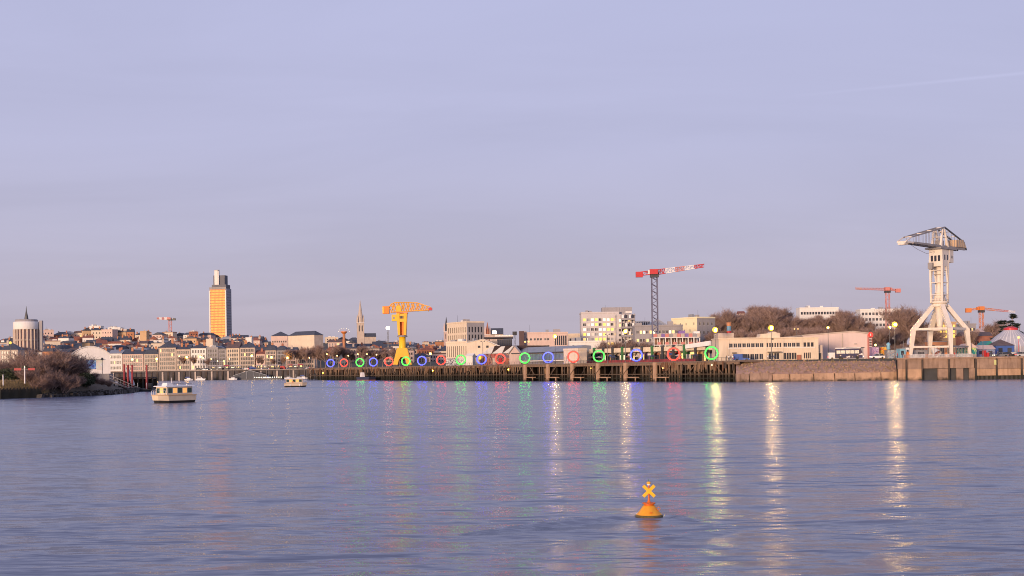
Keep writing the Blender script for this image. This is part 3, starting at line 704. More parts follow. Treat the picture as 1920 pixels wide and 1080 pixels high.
SKY = ((-60, 640), (0, 638), (30, 631), (80, 621), (140, 618), (165, 615), (235, 616), (260, 621), (320, 623), (380, 624), (440, 628), (480, 631), (560, 630), (640, 630), (680, 636), (720, 640), (760, 640), (840, 640), (900, 645))
ROWS = [(940, 654, 'lowest hillside row', .0), (1015, 646, 'second hillside row', .25), (1120, 640, 'middle hillside row', .5), (1270, 632, 'upper hillside row', .75), (1450, 0, 'skyline row', 1.0)]
WCOL = {'cream': 'cream', 'white': 'white', 'pink': 'pink', 'ochre': 'ochre', 'stone': 'stone', 'brickred': 'red brick', 'orange': 'orange brick', 'grey': 'grey'}
RCOL = {'slate': 'slate', 'tile': 'red tile', 'brownroof': 'brown', 'zinc': 'zinc', 'whiteroof': 'pale'}
rnd = random.Random(21)
for D0, yr, rowname, q in ROWS:
    x = -40 + rnd.uniform(0, 12); i = 0
    while x < 842:
        wpx = rnd.uniform(11, 30) * (1.1 - .2 * q); D = D0 + rnd.uniform(-25, 25); xm = x + wpx / 2
        ys = lerp_tab(SKY, xm); y = (ys if yr == 0 else max(yr + (xm - 300) / 500 * 6, ys + (1 - q) * 10)) + rnd.uniform(-2.5, 3.5)
        if (495 < xm < 618 and D0 > 1000) or (D0 < 1000 and xm > 600 and rnd.random() < .3): x += wpx; continue
        p = G(xm, D, 0); zb = terrain(p.x, D) - 1.5
        rk = rnd.choice(('gable', 'gable', 'hip', 'mansard', 'gablef', 'flat')); rm = rnd.choice(('slate', 'slate', 'slate', 'tile', 'tile', 'brownroof', 'zinc'))
        wl_ = rnd.choice(('cream', 'white', 'pink', 'pink', 'ochre', 'white', 'brickred', 'orange', 'stone', 'cream', 'stone', 'cream'))
        rh = 0 if rk == 'flat' else rnd.uniform(2.2, 4.2); rpx = rh * F / D
        bld('hillside_house', f'{WCOL[wl_]} house with {RCOL[rm]} roof, {ORD[i]} from the left in the {rowname}', 'house', x, x + wpx, y + rpx, D, zb, rnd.uniform(8, 12), wl_, rk, rh, rm,
            rnd.choice((2, 3, 3)), max(2, int(wpx / 5)), 1.1, 1.6, D1=D + rnd.uniform(-5, 5), group='houses on the hillside', lit=.03, chim=rnd.choice((0, 1, 1, 2)))
        i += 1; x += wpx * rnd.uniform(.8, 1.08)

# skyline landmarks
bld('white_block', 'white stepped block on the skyline right of the round silo', 'building', 168, 189, 612, 1500, 38, 12, 'white', 'flat', 0, 'zinc', 3, 6, 1.3, 1.4)
bld('white_block', 'larger white stepped apartment block on the skyline left of the far crane', 'building', 203, 226, 615, 1490, 38, 12, 'white', 'flat', 0, 'zinc', 3, 6, 1.3, 1.4)
bld('white_block', 'low white terrace block right of the stepped skyline blocks', 'building', 226, 246, 619, 1480, 36, 12, 'cream', 'flat', 0, 'zinc', 2, 5, 1.3, 1.4)
bld('ochre_gable_house', 'bare ochre gable wall standing tall on the skyline below the far crane', 'house', 263, 275, 622, 1180, 24, 10, 'ochre', 'flat', 0, 'zinc', 0, 0)
bld('white_cube_house', 'small bright white cube among roofs right of the golden tower', 'house', 461, 472, 634, 1100, 20, 8, 'white', 'flat', 0, 'zinc', 0, 0)
bld('white_cube_house', 'small bright cream cube just left below the golden tower', 'house', 387, 399, 637, 1000, 18, 8, 'cream', 'flat', 0, 'zinc', 1, 2)
# cream hall with dark roof
hall = bld('cream_hall', 'large blank cream hall with long dark hipped roof above the bare trees', 'building', 541, 590, 629, 1075, 8, 14, 'cream', 'hip', 3.6, 'slate', D1=1050, x2=606, rects=[(18, 19.2, 16, 17.2)], swall='stone')  # side wall in a darker material, its shade put into the colour
bld('hall_wing', 'pinkish wing with dark roof at the left of the cream hall', 'building', 509, 540, 630, 1090, 8, 14, 'pink', 'hip', 4, 'slate', 3, 7, 1.1, 1.5)

# golden office tower, its sunset reflection put into the pane colour
def tower():
    D = 1950; zb = 40; beta = math.radians(9.5); A = G(393.2, D + 3, zb); w = (425.3 - 391.5) * D / F; zt = Zt(408, 541, D); h = zt - zb
    t = thing('office_tower', 'tall slab office tower with golden sunset-tinted facade on the city skyline', 'tower', A, -beta)
    core = MB().box(0, w, 1, 21, 0, h); core.build('core', mat('tower_concrete', (.30, .29, .33), .7, .08, .1), t)
    sunset_tint = mat('sunset_tinted_glass', (.62, .31, .11), .62, .12, .12, metal=1.0)
    n = 22; fh = (h - 2) / n; cols = 11; m = 1.8; cw = (w - 2 * m) / cols
    pb = MB()
    for j in range(n):
        for i in range(cols):
            tl = random.Random(i * 31 + j).uniform(-.07, .07)
            pb.quad((m + cw * i + .18, .55 + tl, fh * j + .9), (m + cw * (i + 1) - .18, .55 - tl, fh * j + .9), (m + cw * (i + 1) - .18, .55 - tl, fh * (j + 1) - .25), (m + cw * i + .18, .55 + tl, fh * (j + 1) - .25))
    pb.build('sunset_panes', sunset_tint, t, kind='stuff')
    sp = MB()
    for j in range(n + 1): sp.box(m, w - m, .4, .98, fh * j - .5, fh * j + 1.0)
    for i in range(cols + 1): sp.box(m + cw * i - .16, m + cw * i + .16, .45, .97, 0, h - 1)
    sp.build('spandrel_grid', mat('bronze_spandrel', (.38, .17, .07), .6, .15, .3, metal=.4), t, kind='stuff')
    for x in (0, w - m): MB().box(x, x + m, -.1, 1.4, 0, h - 3).build('corner_pier', M['white'], t)
    sd = MB()
    for j in range(n): sd.box(w + .01, w + .25, 2, 20, fh * j + .9, fh * j + 2.0)
    sd.build('side_window_band', mat('tower_side_glass', (.10, .10, .14), .3, .2, .2), t, kind='stuff')
    MB().box(.3, w - .3, .6, 1.0, h + .05, h + 2.2).build('crown_band', M['ivorydark'], t)
    MB().box(3.5, w - 1, 3, 19, h + .05, h + 6).box(5.2, w - 4, 5, 17, h + 6, h + 20.5).build('plant_storey', mat('tower_plant_dark', (.09, .09, .12), .6, .15, .2), t)
    MB().box(w - 7, w - 4.2, 5, 17, h + 6, h + 16).build('plant_shoulder', M['dark'], t)
    MB().box(8.2, 13.4, 2.2, 6, h + 6, h + 28).box(13.6, 15.0, 2.4, 6, h + 6, h + 27).build('lift_shaft', M['white'], t)
    MB().box(7.9, 15.3, 2.0, 6.2, h + 28.05, h + 28.8).build('shaft_cap', M['grey'], t)
tower()
# round silo with mast
def silo():
    D = 950; c = G(51, D, 0); zb = terrain(c.x, D) - 2; c.z = zb; k = D / F
    t = thing('round_silo', 'round white drum with dark cap on arcaded columns with thin mast at left', 'silo', c)
    r = 23.5 * k; z0, z1 = Zt(51, 618, D) - zb, Zt(51, 604, D) - zb
    MB().lathe(((r * .99, z0), (r, z0 + .3), (r, z1), (r * .96, z1 + .2)), 28).build('drum', M['white'], t, True)
    MB().lathe(((r * .86, z1 + .2), (r * .86, z1 + 1.6), (r * .8, z1 + 2.0)), 24).build('cap', M['grey'], t)
    MB().lathe(((r * .88, 0), (r * .88, z0 - .02)), 24).build('inner_shell', M['pink'], t)
    for i in range(22):
        a = 2 * math.pi * i / 22; x, y = r * .97 * math.cos(a), r * .97 * math.sin(a)
        MB().box(x - .45, x + .45, y - .45, y + .45, 0, z0 - .03).build('column', M['stone'], t)
    for z in (.35, .7): MB().lathe(((r * .985, z0 * z), (r * .985, z0 * z + .8)), 28).build('ring_beam', M['stone'], t)
    zm = Zt(51, 574, D) - zb
    MB().lathe(((1.6, z1 + 2), (1.2, z1 + 4.5), (.45, z1 + 8), (.12, zm)), 6).build('mast', M['dark'], t)
    x = r + 1.5; MB().box(x - 1.2, x + 1.2, -1.2, 1.2, 0, z1 + 1).build('stair_tower', M['grey'], t)
silo()
# churches
def spire(x, ytip, yb, D, hw, label, body=True, wall='stone', roofm=None):
    c = G(x, D, 0); zb = terrain(c.x, D) - 2; c.z = zb; zt, zs = Zt(x, ytip, D) - zb, Zt(x, yb, D) - zb
    t = thing('church', label, 'church', c, .2); w = hw * D / F
    rm = M[roofm or 'stone']
    MB().box(-w, w, -w, w, 0, zs).build('bell_tower', M[wall], t)
    MB().frus(0, 0, zs + .02, zs + .5, w * 1.15, w * 1.15, w * 1.05, w * 1.05).build('cornice', M['trim'], t)
    MB().lathe(((w * .95, zs + .5), (w * .5, zs + (zt - zs) * .5), (.12, zt)), 8).build('spire', rm, t)
    for s in (-1, 1):
        for q in (-1, 1): MB().lathe(((w * .22, zs + .5), (w * .2, zs + 4), (.05, zs + 8.5)), 6, (s * w * .85, q * w * .85, 0)).build('pinnacle', M[wall], t)
        MB().prism([(s * w * .42 - w * .16, zs * .70), (s * w * .42 + w * .16, zs * .70), (s * w * .42 + w * .16, zs * .88), (s * w * .42, zs * .94), (s * w * .42 - w * .16, zs * .88)], -w - .02, -w + .3).build('belfry_opening', M['dark'], t)
    if body:
        MB().box(w + .01, w * 4.4, -w * .9, w * .9, 0, zs * .5).build('nave', M[wall], t)
        MB().prismx([(-w * 1.05, zs * .5 + .02), (w * 1.05, zs * .5 + .02), (0, zs * .5 + w * 1.1)], w + .02, w * 4.5).build('nave_roof', M['slate'], t)
    return t
spire(677, 562, 606, 1280, 6.4, 'pale stone church with tall pointed spire left of the yellow crane', True, 'stone')
spire(838, 594, 622, 1250, 4.5, 'dark slender church spire behind the left edge of the slit-windowed block', False, 'pink', 'slate')
spire(915, 604, 628, 1200, 5, 'reddish church tower with short pointed top behind the slit-windowed block', False, 'pink', 'brickred')
bld('slate_hall', 'dark slate roofed nave behind the star floodlight right of the reddish church tower', 'building', 921, 944, 627, 1190, 10, 14, 'stone', 'gable', 6, 'slate', 2, 5)
# floodlight masts
def flood(x, yt, D, zb, label, bulb='halogen', r=.9):
    c = G(x, D, zb); c.x = P(x, yt, D).x; h = Zt(x, yt, D) - zb; t = thing('floodlight_mast', label, 'floodlight', c)
    for s in (-1, 1):
        for q in (-1, 1): MB().beam((s * .7, q * .7, 0), (s * .35, q * .35, h - 1), .16).build('mast_leg', M['pole'], t)
    b = MB(); n = int(h / 3)
    for i in range(n):
        z = i * 3; k = .7 - .35 * z / h; b.beam((-k, -k, z), (k, -k, z + 3), .09); b.beam((k, k, z), (-k, k, z + 3), .09)
    b.build('mast_bracing', M['pole'], t, kind='stuff')
    MB().box(-1.3, 1.3, .1, .5, h - 1.1, h + 1.1).build('lamp_frame', M['dark'], t)
    for i in range(3):
        for j in range(2): MB().box(-1.15 + i * .8, -.45 + i * .8, -.2, .08, h - .9 + j * .95, h - .1 + j * .95).build('lamp', M[bulb], t)
flood(727, 615, 900, 8, 'lattice floodlight mast shining white left of the yellow crane')
flood(927, 623, 780, 7, 'floodlight mast shining like a star above the dark blue cantilever', 'halogen')
flood(965, 625, 760, 7, 'dark unlit floodlight mast right of the dark blue cantilever', 'dark')
def crown():
    D = 1000; c = G(646, D, 0); zb = terrain(c.x, D); c.z = zb; zt = Zt(646, 626, D) - zb
    t = thing('funfair_tower', 'orange mast with a crown of small lights above the bare trees', 'tower')
    t.location = c; MB().tube((0, 0, 0), (0, 0, zt), 1.3, 1.0, 8).build('mast', M['orange'], t)
    MB().lathe(((1.2, zt + .02), (2.6, zt + 1.4), (2.6, zt + 1.9)), 10).build('crown_ring', M['orangep'], t)
    for i in range(7):
        a = math.pi * i / 6; MB().lathe(((.05, 0), (.3, .2), (.05, .5)), 5, (4.2 * math.cos(a), 0, zt + 1.6 + 2.6 * math.sin(a))).build('lamp', M['litw'], t)
        MB().beam((2.2 * math.cos(a), 0, zt + 1.4 + .6 * math.sin(a)), (4.1 * math.cos(a), 0, zt + 1.7 + 2.5 * math.sin(a)), .1).build('spoke', M['orangep'], t)
crown()

# bare trees along the far quay
rnd = random.Random(5)
for i in range(22):
    x = 546 + i * 9.6 + rnd.uniform(-4, 4); y = 651 + rnd.uniform(-5, 6) + max(0, (x - 690) * .05)
    tree(x, y, 838 + rnd.uniform(-14, 26), 6.2, f'bare brown tree on the far quay, {ORD[i]} from the left of the dense tree row', group='bare trees along the far quay', wide=1.25)
for i, x in enumerate((364, 392, 484, 492, 345, 512, 530)):
    tree(x, 668 + 4 * (i % 2), 852, 6.2, f'small bare tree on the far quay {["by the white house left of the sailboat mast", "before the flat grey facade", "left of the low pink house", "right of the low pink house", "before the low-roofed stone house", "before the steep mansard", "before the grey mansard house"][i]}', group='small bare trees before the quay houses')
# street lamps on the far quay
LQ = [(206, 668, 'left end of the quay, by the white slit-windowed house'), (248, 674, 'behind the red gangway posts'), (294, 673, 'before the house with white dormers'), (336, 668, 'between tall stone block and low roofed house'), (350, 670, 'before the low-roofed stone house'), (376, 669, 'before the white hipped house'),
      (381, 671, 'at the right edge of the white hipped house'), (396, 673, 'before the flat grey facade'), (408, 677, 'before the narrow dark facade'), (420, 677, 'left of the bright cream house'), (430, 673, 'before the bright cream house'), (472, 667, 'before the slate hip house right of the cream one'), (509, 670, 'before the steep mansard'), (539, 671, 'before the half hidden pink house'),
      (580, 671, 'among the trees left of the first ring'), (613, 664, 'above the first blue ring'), (632, 667, 'between first and second rings'), (653, 667, 'above and right of the red second ring'), (671, 664, 'above the green third ring'), (688, 664, 'above and right of the third ring'), (706, 665, 'above the fourth ring'), (807, 663, 'right of the yellow crane')]
for i, (x, y, w) in enumerate(LQ):
    lamp(x, y, 851 if x < 560 else 822, 6.2, f'far quay street lamp {w}', 'globe', 'sodium' if i in (0, 1, 2, 4, 5, 11, 12, 13, 21) else 'smallamp', .7 if i in (1, 2, 4, 5, 11, 12, 13, 21) else .4, 'street lamps on the far quay')

# tower cranes
def lattice(mb, p, q, w, h, n, t=.14, w1=None, h1=None):
    """box truss from p to q"""
    p, q = Vector(p), Vector(q); a, b = mb.frame(p, q); w1 = w1 or w; h1 = h1 or h
    def c(k, s, r): f = k / n; return p.lerp(q, f) + a * s * (w + (w1 - w) * f) / 2 + b * r * (h + (h1 - h) * f) / 2
    for s in (-1, 1):
        for r in (-1, 1): mb.beam(c(0, s, r), c(n, s, r), t * 1.3)
    for k in range(n):
        e = 1 if k % 2 else -1
        for s in (-1, 1): mb.beam(c(k, s, -e), c(k + 1, s, e), t * .8)
        for r in (-1, 1): mb.beam(c(k, -e, r), c(k + 1, e, r), t * .8)
        mb.beam(c(k, -1, -1), c(k, -1, 1), t * .8); mb.beam(c(k, 1, -1), c(k, 1, 1), t * .8)
def towercrane(x, ymast, D, zb, xtip, ytip, xback, yback, label, mw=1.9, mm='bluemast', jib=None, sect=('red', 'whitep', 'pinkred', 'whitep', 'red'), cw='red', jh=1.7, n=22):
    c = G(x, D, zb); c.x = P(x, ymast, D).x; t = thing('tower_crane', label, 'crane', c)
    h = Zt(x, ymast, D) - zb; L0 = c
    m = MB(); lattice(m, (0, 0, 0), (0, 0, h), mw, mw, n, mw * (.125 if mm == 'bluemast' else .085)); m.build('mast', M[mm], t)
    tip, bk = P(xtip, ytip, D) - L0, P(xback, yback - 2, D) - L0; bk.z = h + 1.6
    MB().box(-mw * .75, mw * .75, -mw * .75, mw * .75, h, h + 1.2).build('slewing_ring', M['dark'], t)
    MB().box(-mw * .9, mw * .5, -mw * 1.2, mw * .2, h + 1.25, h + 3.4).build('cab', M[sect[0]], t)
    root = Vector((mw * .3 * (1 if tip.x > 0 else -1), 0, h + 2.2)); k = len(sect)
    for i, s in enumerate(sect):
        b = MB(); lattice(b, root.lerp(tip, i / k), root.lerp(tip, (i + .97) / k), 1.5, jh * (1 - .45 * i / k), 4, .09 * jh, None, jh * (1 - .45 * (i + 1) / k)); b.build('jib_section', M[s], t)
    b = MB(); r2 = Vector((-root.x, 0, h + 2.2)); lattice(b, r2, bk, 1.5, jh * .7, 4, .2); b.build('counter_jib', M[cw], t)
    MB().box(bk.x - 1.6, bk.x + 1.4, -1, 1, bk.z - 1.5, bk.z + .9).build('counterweight', M[cw], t)
    MB().box(r2.x * 2.5 - 1, r2.x * 2.5 + 1, -1.0, 1.0, h + 1.4, h + 3.2).build('winch_house', M[sect[1]], t)
    MB().tube(tip, tip + Vector((0, 0, 1.2)), .12, .05, 5).build('tip_light_post', M[sect[0]], t)
    return t
towercrane(1227, 520, 560, QZ, 1320, 498, 1199, 518, 'red and white tower crane with dark blue lattice mast on the skyline', 2.4, 'bluemast', jh=2.2, n=26)
towercrane(319, 601, 1500, 40, 294, 597, 327, 601, 'small far pinkish tower crane on the hill left of the golden tower', 3.0, 'pinkred', sect=('pinkred', 'whitep', 'pinkred', 'whitep', 'pinkred'), cw='dark', jh=3.0, n=8)
towercrane(1664, 549, 800, 16, 1604, 541, 1684, 550, 'orange red tower crane above the trees left of the pale harbour crane', 2.2, 'pinkred', sect=('pinkred', 'pinkred', 'pinkred', 'pinkred', 'orangep'), cw='pinkred', jh=1.5, n=12)
towercrane(1840, 586, 720, QZ, 1903, 585, 1816, 590, 'orange tower crane at the right edge behind the striped dome tent', 2.0, 'orangep', sect=('orangep', 'orangep', 'pinkred', 'pinkred', 'whitep'), cw='orangep', jh=1.2, n=12)
# ------------------------------------------------------------------ yellow harbour crane
def titan_yellow():
    D = 640; k = D / F; c = G(755, D, QZ); t = thing('yellow_harbour_crane', 'bright yellow hammerhead harbour crane with lattice jib behind the ring row', 'crane', c, 0)
    Z = lambda y, x=755: Zt(x, y, D) - QZ
    X = lambda x, y=600: P(x, y, D).x - c.x
    Y = M['yellow']; z1 = Z(654); z2 = Z(632); z3 = Z(588)
    zp = Z(655)
    for y in (-2.6, 2.3):
        MB().prism([(-4.4, .9), (-2.3, .9), (-1.7, zp * .38), (-.7, zp * .55), (.7, zp * .55), (1.7, zp * .38), (2.3, .9), (4.4, .9), (3.9, zp * .45), (2.2, zp + .6), (-2.2, zp + .6), (-3.9, zp * .45)], y, y + .4).build('portal_plate', Y, t)
    for s in (-1, 1):
        MB().hexa([(s * 4.4 - .3, -2.6, .9), (s * 4.4 + .3, -2.6, .9), (s * 4.4 + .3, 2.7, .9), (s * 4.4 - .3, 2.7, .9), (s * 2.2 - .3, -2.4, zp + .6), (s * 2.2 + .3, -2.4, zp + .6), (s * 2.2 + .3, 2.4, zp + .6), (s * 2.2 - .3, 2.4, zp + .6)]).build('portal_flank', Y, t)
        for q in (-1, 1): MB().box(s * 3.4 - 1.1, s * 3.4 + 1.1, q * 2.5 - .5, q * 2.5 + .5, -.01, .88).build('bogie', M['dark'], t)
    MB().lathe(((1.8, zp * .56), (1.75, zp), (1.65, z2)), 14).build('column', mat('bright_yellow_column', (.85, .50, .012), .5, .06, .2), t, True)
    MB().lathe(((2.0, z2), (2.6, z2 + .1), (2.6, z2 + .5), (2.2, z2 + .9)), 12).build('gallery', M['ivorydark'], t)
    # upper tower box, open in front where the inner shaft shows
    w0, w1 = 1.45, 1.85
    for s in (-1, 1):
        MB().hexa([(s * w0 - .55, -2.2, z2 + .9), (s * w0 + .55, -2.2, z2 + .9), (s * w0 + .55, 2.2, z2 + .9), (s * w0 - .55, 2.2, z2 + .9), (s * w1 - .75, -2.6, z3), (s * w1 + .75, -2.6, z3), (s * w1 + .75, 2.6, z3), (s * w1 - .75, 2.6, z3)]).build('tower_cheek', Y if s < 0 else M['yellow'], t)
    MB().frus(0, .8, z2 + .9, z3, 1.0, 1.2, 1.2, 1.4).build('inner_shaft', M['yelloworange'], t)
    MB().box(-1.1, 1.1, -2.4, -2.0, z3 - 4.2, z3 - .2).build('front_panel', Y, t)
    for i in range(3): MB().box(-.95 + i * .68, -.45 + i * .68, -2.5, -2.38, z3 - 2.6, z3 - 1.2).build('cab_window', M['glass'], t)
    MB().box(-5.0, -2.4, -1.9, 1.9, Z(602), Z(590)).build('machine_house', Y, t)
    MB().box(-4.4, -3.5, -1.96, -1.85, Z(598), Z(594)).build('house_window', M['ivorydark'], t)
    zj, zt = Z(586), Z(567); xl, xr = X(719, 582), X(808, 579)
    MB().box(-2.6, 3.0, -1.9, 1.9, z3, zj).build('slewing_table', M['yelloworange'], t)
    jb = MB()
    for s in (-1.3, 1.3):
        pts_t = [(xl + 2.6, s, Z(577)), (-5.2, s, Z(570)), (-3.4, s, zt), (3.4, s, zt), (8, s, Z(568.5)), (xr, s, Z(577))]
        for a, b in zip(pts_t, pts_t[1:]): jb.beam(a, b, .38)
        jb.beam((xl + 3.5, s, zj + .2), (xr - 1, s, zj + 1.1), .45)
        n = 16
        for i in range(n):
            xa = xl + 2.8 + (xr - 4.3 - xl) * i / n; xb = xl + 2.8 + (xr - 4.3 - xl) * (i + 1) / n
            def top(x):
                for p, q in zip(pts_t, pts_t[1:]):
                    if p[0] <= x <= q[0]: return p[2] + (q[2] - p[2]) * (x - p[0]) / (q[0] - p[0])
                return pts_t[-1][2]
            lo = lambda x: zj + .2 + .9 * (x - xl) / (xr - xl)
            jb.beam((xa, s, lo(xa)), (xb, s, top(xb)) if i % 2 else (xa, s, top(xa)), .26); jb.beam((xb, s, lo(xb)), (xa, s, top(xa)), .22)
    for x in (xl + 4, -3.4, 3.4, 8, xr - 1.2):
        jb.beam((x, -1.3, zj + .6), (x, 1.3, zj + .6), .3); jb.beam((x, -1.3, zj + 3), (x, 1.3, zj + 3), .2)
    jb.build('jib_truss', mat('jib_ochre_paint', (.72, .32, .02), .55, .12, .4), t)
    MB().box(xl - .3, xl + 2.9, -1.7, 1.7, Z(588), Z(574)).build('counterweight', M['yelloworange'], t)
    MB().box(xl - .35, xl + .5, -1.8, 1.8, Z(587), Z(575)).build('counterweight_cap', Y, t)
    MB().box(-2.8, -.4, -1.5, 1.5, zj + .3, zj + 3.4).build('winch', Y, t)
    MB().box(xr - 1.2, xr + .6, -1.2, 1.2, zj + .9, zj + 2.2).build('jib_head', M['red'], t)
titan_yellow()

# ------------------------------------------------------------------ pale harbour crane (foreground right)
def titan_grey():
    D = 402; c = G(1763, D, QZ); t = thing('pale_harbour_crane', 'tall ivory white harbour crane with splayed legs and triangular jib', 'crane', c, 0)
    I = M['ivory']; ID = M['ivorydark']
    Z = lambda y, x=1765, d=D: Zt(x, y, d) - QZ
    zk, zt = Z(617), Z(573)                         # knee and top of portal
    zr = Z(567)
    phi = math.radians(181.6); R = 9.4
    feet = []
    for i in range(4):
        a = phi + i * math.pi / 2; fx, fy = R * math.cos(a), R * math.sin(a); feet.append((fx, fy))
        kx, ky = fx * .90, fy * .90; tx, ty = fx * .235, fy * .235
        MB().beam((fx, fy, .7), (kx, ky, zk), .8, .75, 1.55, 1.3).beam((kx, ky, zk - .3), (tx, ty, zt), 1.55, 1.3, 1.25, 1.2).build('leg', I, t)
        bo = MB().box(-1.9, 1.9, -.55, .55, .25, 1.05)
        for s in (-1.3, -.45, .45, 1.3): bo.tube((s, -.62, .35), (s, .62, .35), .36, .36, 10)
        bo.build('bogie', ID, t, loc=(fx, fy, 0), rz=qrz)
    for i in range(4):
        (ax, ay), (bx, by) = feet[i], feet[(i + 1) % 4]
        MB().beam((ax * .9, ay * .9, zk), (bx * .9, by * .9, zk), .6, .7).build('tie_beam', I, t)
        MB().beam((ax * .96, ay * .96, 3.5), (bx * .96, by * .96, 3.5), .45, .5).build('lower_tie_beam', ID if i % 2 else I, t)
        fb = MB()
        for q in range(1, 12):
            f = q / 12; fb.beam((ax * .97 + (bx - ax) * .97 * f, ay * .97 + (by - ay) * .97 * f, .6), (ax * .96 + (bx - ax) * .96 * f, ay * .96 + (by - ay) * .96 * f, 3.4), .08)
        fb.build('fence_bars', ID, t, kind='stuff')
    MB().lathe(((.7, zk * .99), (.9, zk + 1.2), (1.5, zt)), 12).build('centre_pivot', I, t, True)
    MB().lathe(((2.6, zt - .4), (2.4, zt + .5), (2.2, zr - .3)), 16).build('portal_head', I, t, True)
    MB().lathe(((2.75, zr - .3), (2.85, zr), (2.85, zr + .25), (2.3, zr + .35)), 20).build('slewing_gallery', I, t)
    gb = MB()
    for i in range(20):
        a = 2 * math.pi * i / 20; gb.tube((2.8 * math.cos(a), 2.8 * math.sin(a), zr + .25), (2.8 * math.cos(a), 2.8 * math.sin(a), zr + 1.2), .03, .03, 4)
    gb.build('gallery_rail', ID, t, kind='stuff')
    # rotating upperworks: local frame with +x along the jib
    jd = Vector((-17, -17.3, 0)).normalized(); jr = math.atan2(jd.y, jd.x)
    up = jr
    z5, z6 = Z(500), Z(467)                         # top of open tower, underside of jib
    def part(mb, name, m, smooth=False, kind=None): return mb.build(name, m, t, smooth, rz=up, kind=kind)
    part(MB().lathe(((2.15, zr + .3), (1.15, zr + 3.2), (.95, Z(535)), (.85, Z(512)), (.8, z5)), 14), 'inner_column', I, True)
    for z in (Z(550), Z(531), Z(515)): part(MB().lathe(((1.3, z), (1.75, z + .05), (1.75, z + .2), (1.2, z + .25)), 12), 'column_gallery', I)
    s0, s1 = 1.85, 1.95
    for sx in (-1, 1):
        for sy in (-1, 1):
            part(MB().beam((sx * s0, sy * s0, zr + .2), (sx * s1, sy * s1, z5 + 2.2), .45, .5, .62, .7), 'tower_leg', I)
            part(MB().beam((sx * s0 * .96, sy * s0 * .96, zr + 1), (sx * .9, sy * s0, Z(555)), .28).beam((sx * s1, sy * s1 * .99, z5 - 5), (sx * .9, sy * s1 * .99, z5 + .2), .5, .5, .9, .5), 'tower_brace', I)
    for z in (zr + .8, Z(553), Z(530), z5 - 1.2):
        b = MB()
        for s in (-1, 1): b.beam((-s1, s * s1, z), (s1, s * s1, z), .22); b.beam((s * s1, -s1, z), (s * s1, s1, z), .22)
        part(b, 'tower_ring', I)
    lad = MB(); zz_ = zr + 1
    while zz_ < z5 - 1:
        lad.beam((-s1, -s1, zz_), (-s1, s1, zz_ + 1.6), .1); lad.beam((-s1, s1, zz_ + 1.6), (-s1, -s1, zz_ + 3.2), .1); zz_ += 3.2
    part(lad, 'stair', ID, kind='stuff')
    part(MB().box(-2.2, 2.2, -2.2, 2.2, z5, z6 - .2), 'machinery_house', I)
    for sy in (-1.25, -.1, 1.1): part(MB().box(2.18, 2.26, sy - .38, sy + .38, z5 + 1.6, z5 + 3.4), 'house_window', M['glass'])
    for sx in (-1.2, .6): part(MB().box(sx - .3, sx + .4, 2.18, 2.26, z5 + 2.0, z5 + 3.6), 'house_window', M['glass'])
    part(MB().box(-5.2, -2.45, -2.1, 2.3, Z(492), z6 - .25), 'rear_house', I)
    part(MB().box(-4.4, -3.8, 2.29, 2.36, Z(484), Z(479)).box(-5.25, -5.19, .2, .9, Z(484), Z(478)), 'house_window', M['glass'])
    part(MB().box(2.5, 3.6, -2.0, -.6, z5 - .8, z5 + 1.2), 'driver_cab', ID)
    part(MB().box(-7, 4, -2.7, 2.7, z6 - .2, z6 + .25), 'turntable_deck', ID)
    zj = z6 + .7
    for s in (-1.45, 1.45):
        b = MB().beam((-15, s, zj), (3, s, zj), .45, .75).beam((3, s, zj), (19.5, s, zj + .1), .45, .75, .4, .5); part(b, 'jib_girder', ID)
    part(MB().box(18.0, 24.3, -1.5, 1.5, zj - .2, zj + .3).box(22.5, 24.5, -1.1, 1.1, zj - .8, zj - .2), 'jib_head', I)
    dk = MB()
    for i in range(26): dk.box(-2 + i * .8, -1.65 + i * .8, -1.3, 1.3, zj - .2, zj - .08)
    part(dk, 'jib_walkway_planks', ID, kind='stuff')
    za = Z(425, 1774, 400)
    for s in (-1.45, 1.45):
        part(MB().beam((-1.2, s, za), (20.5, s, zj + 1.7), .42, .5, .32, .4), 'top_chord', ID)
        part(MB().beam((20.5, s, zj + 1.7), (24.0, s, zj + .3), .3), 'nose_brace', I)
        part(MB().beam((-1.2, s, za), (-14.5, s, zj + 2.2), .34, .4), 'back_stay', M['dark'])
        part(MB().beam((-14.5, s, zj + 2.2), (-16.2, s, zj - .2), .34), 'back_stay_end', M['dark'])
        part(MB().beam((1.6, s, zj), (.2, s, za - .5), .85, .7, .45, .45), 'mast_post', I)
        part(MB().beam((-3.0, s, zj), (-1.0, s, za - .6), .85, .7, .45, .45), 'mast_post', I)
        hb = MB()
        for i in range(9):
            f = (i + 1) / 10; x = -1.2 + 21.7 * f; hb.beam((x, s, zj + .3), (x, s, za + (zj + 1.7 - za) * f), .08)
        for i in range(5):
            f = (i + 1) / 6; x = -1.2 - 13.3 * f; hb.beam((x, s, zj + .3), (x, s, za + (zj + 2.2 - za) * f), .11)
        part(hb, 'hanger_rods', ID, kind='stuff')
    cb = MB()
    for f in (.0, .3, .6, .95): x = -1.2 + 21.7 * f; z = za + (zj + 1.7 - za) * f; cb.beam((x, -1.45, z), (x, 1.45, z), .22)
    for f in (.3, .6, .9): x = -1.2 - 13.3 * f; z = za + (zj + 2.2 - za) * f; cb.beam((x, -1.45, z), (x, 1.45, z), .2)
    for z in (zj + 3, zj + 4.6): cb.beam((-2.2, -1.45, z), (-2.2, 1.45, z), .2); cb.beam((1.2, -1.45, z), (1.2, 1.45, z), .2); cb.beam((1.2, 1.45, z), (-2.2, 1.45, z), .16); cb.beam((1.2, -1.45, z), (-2.2, -1.45, z), .16)
    part(cb, 'cross_ties', I)
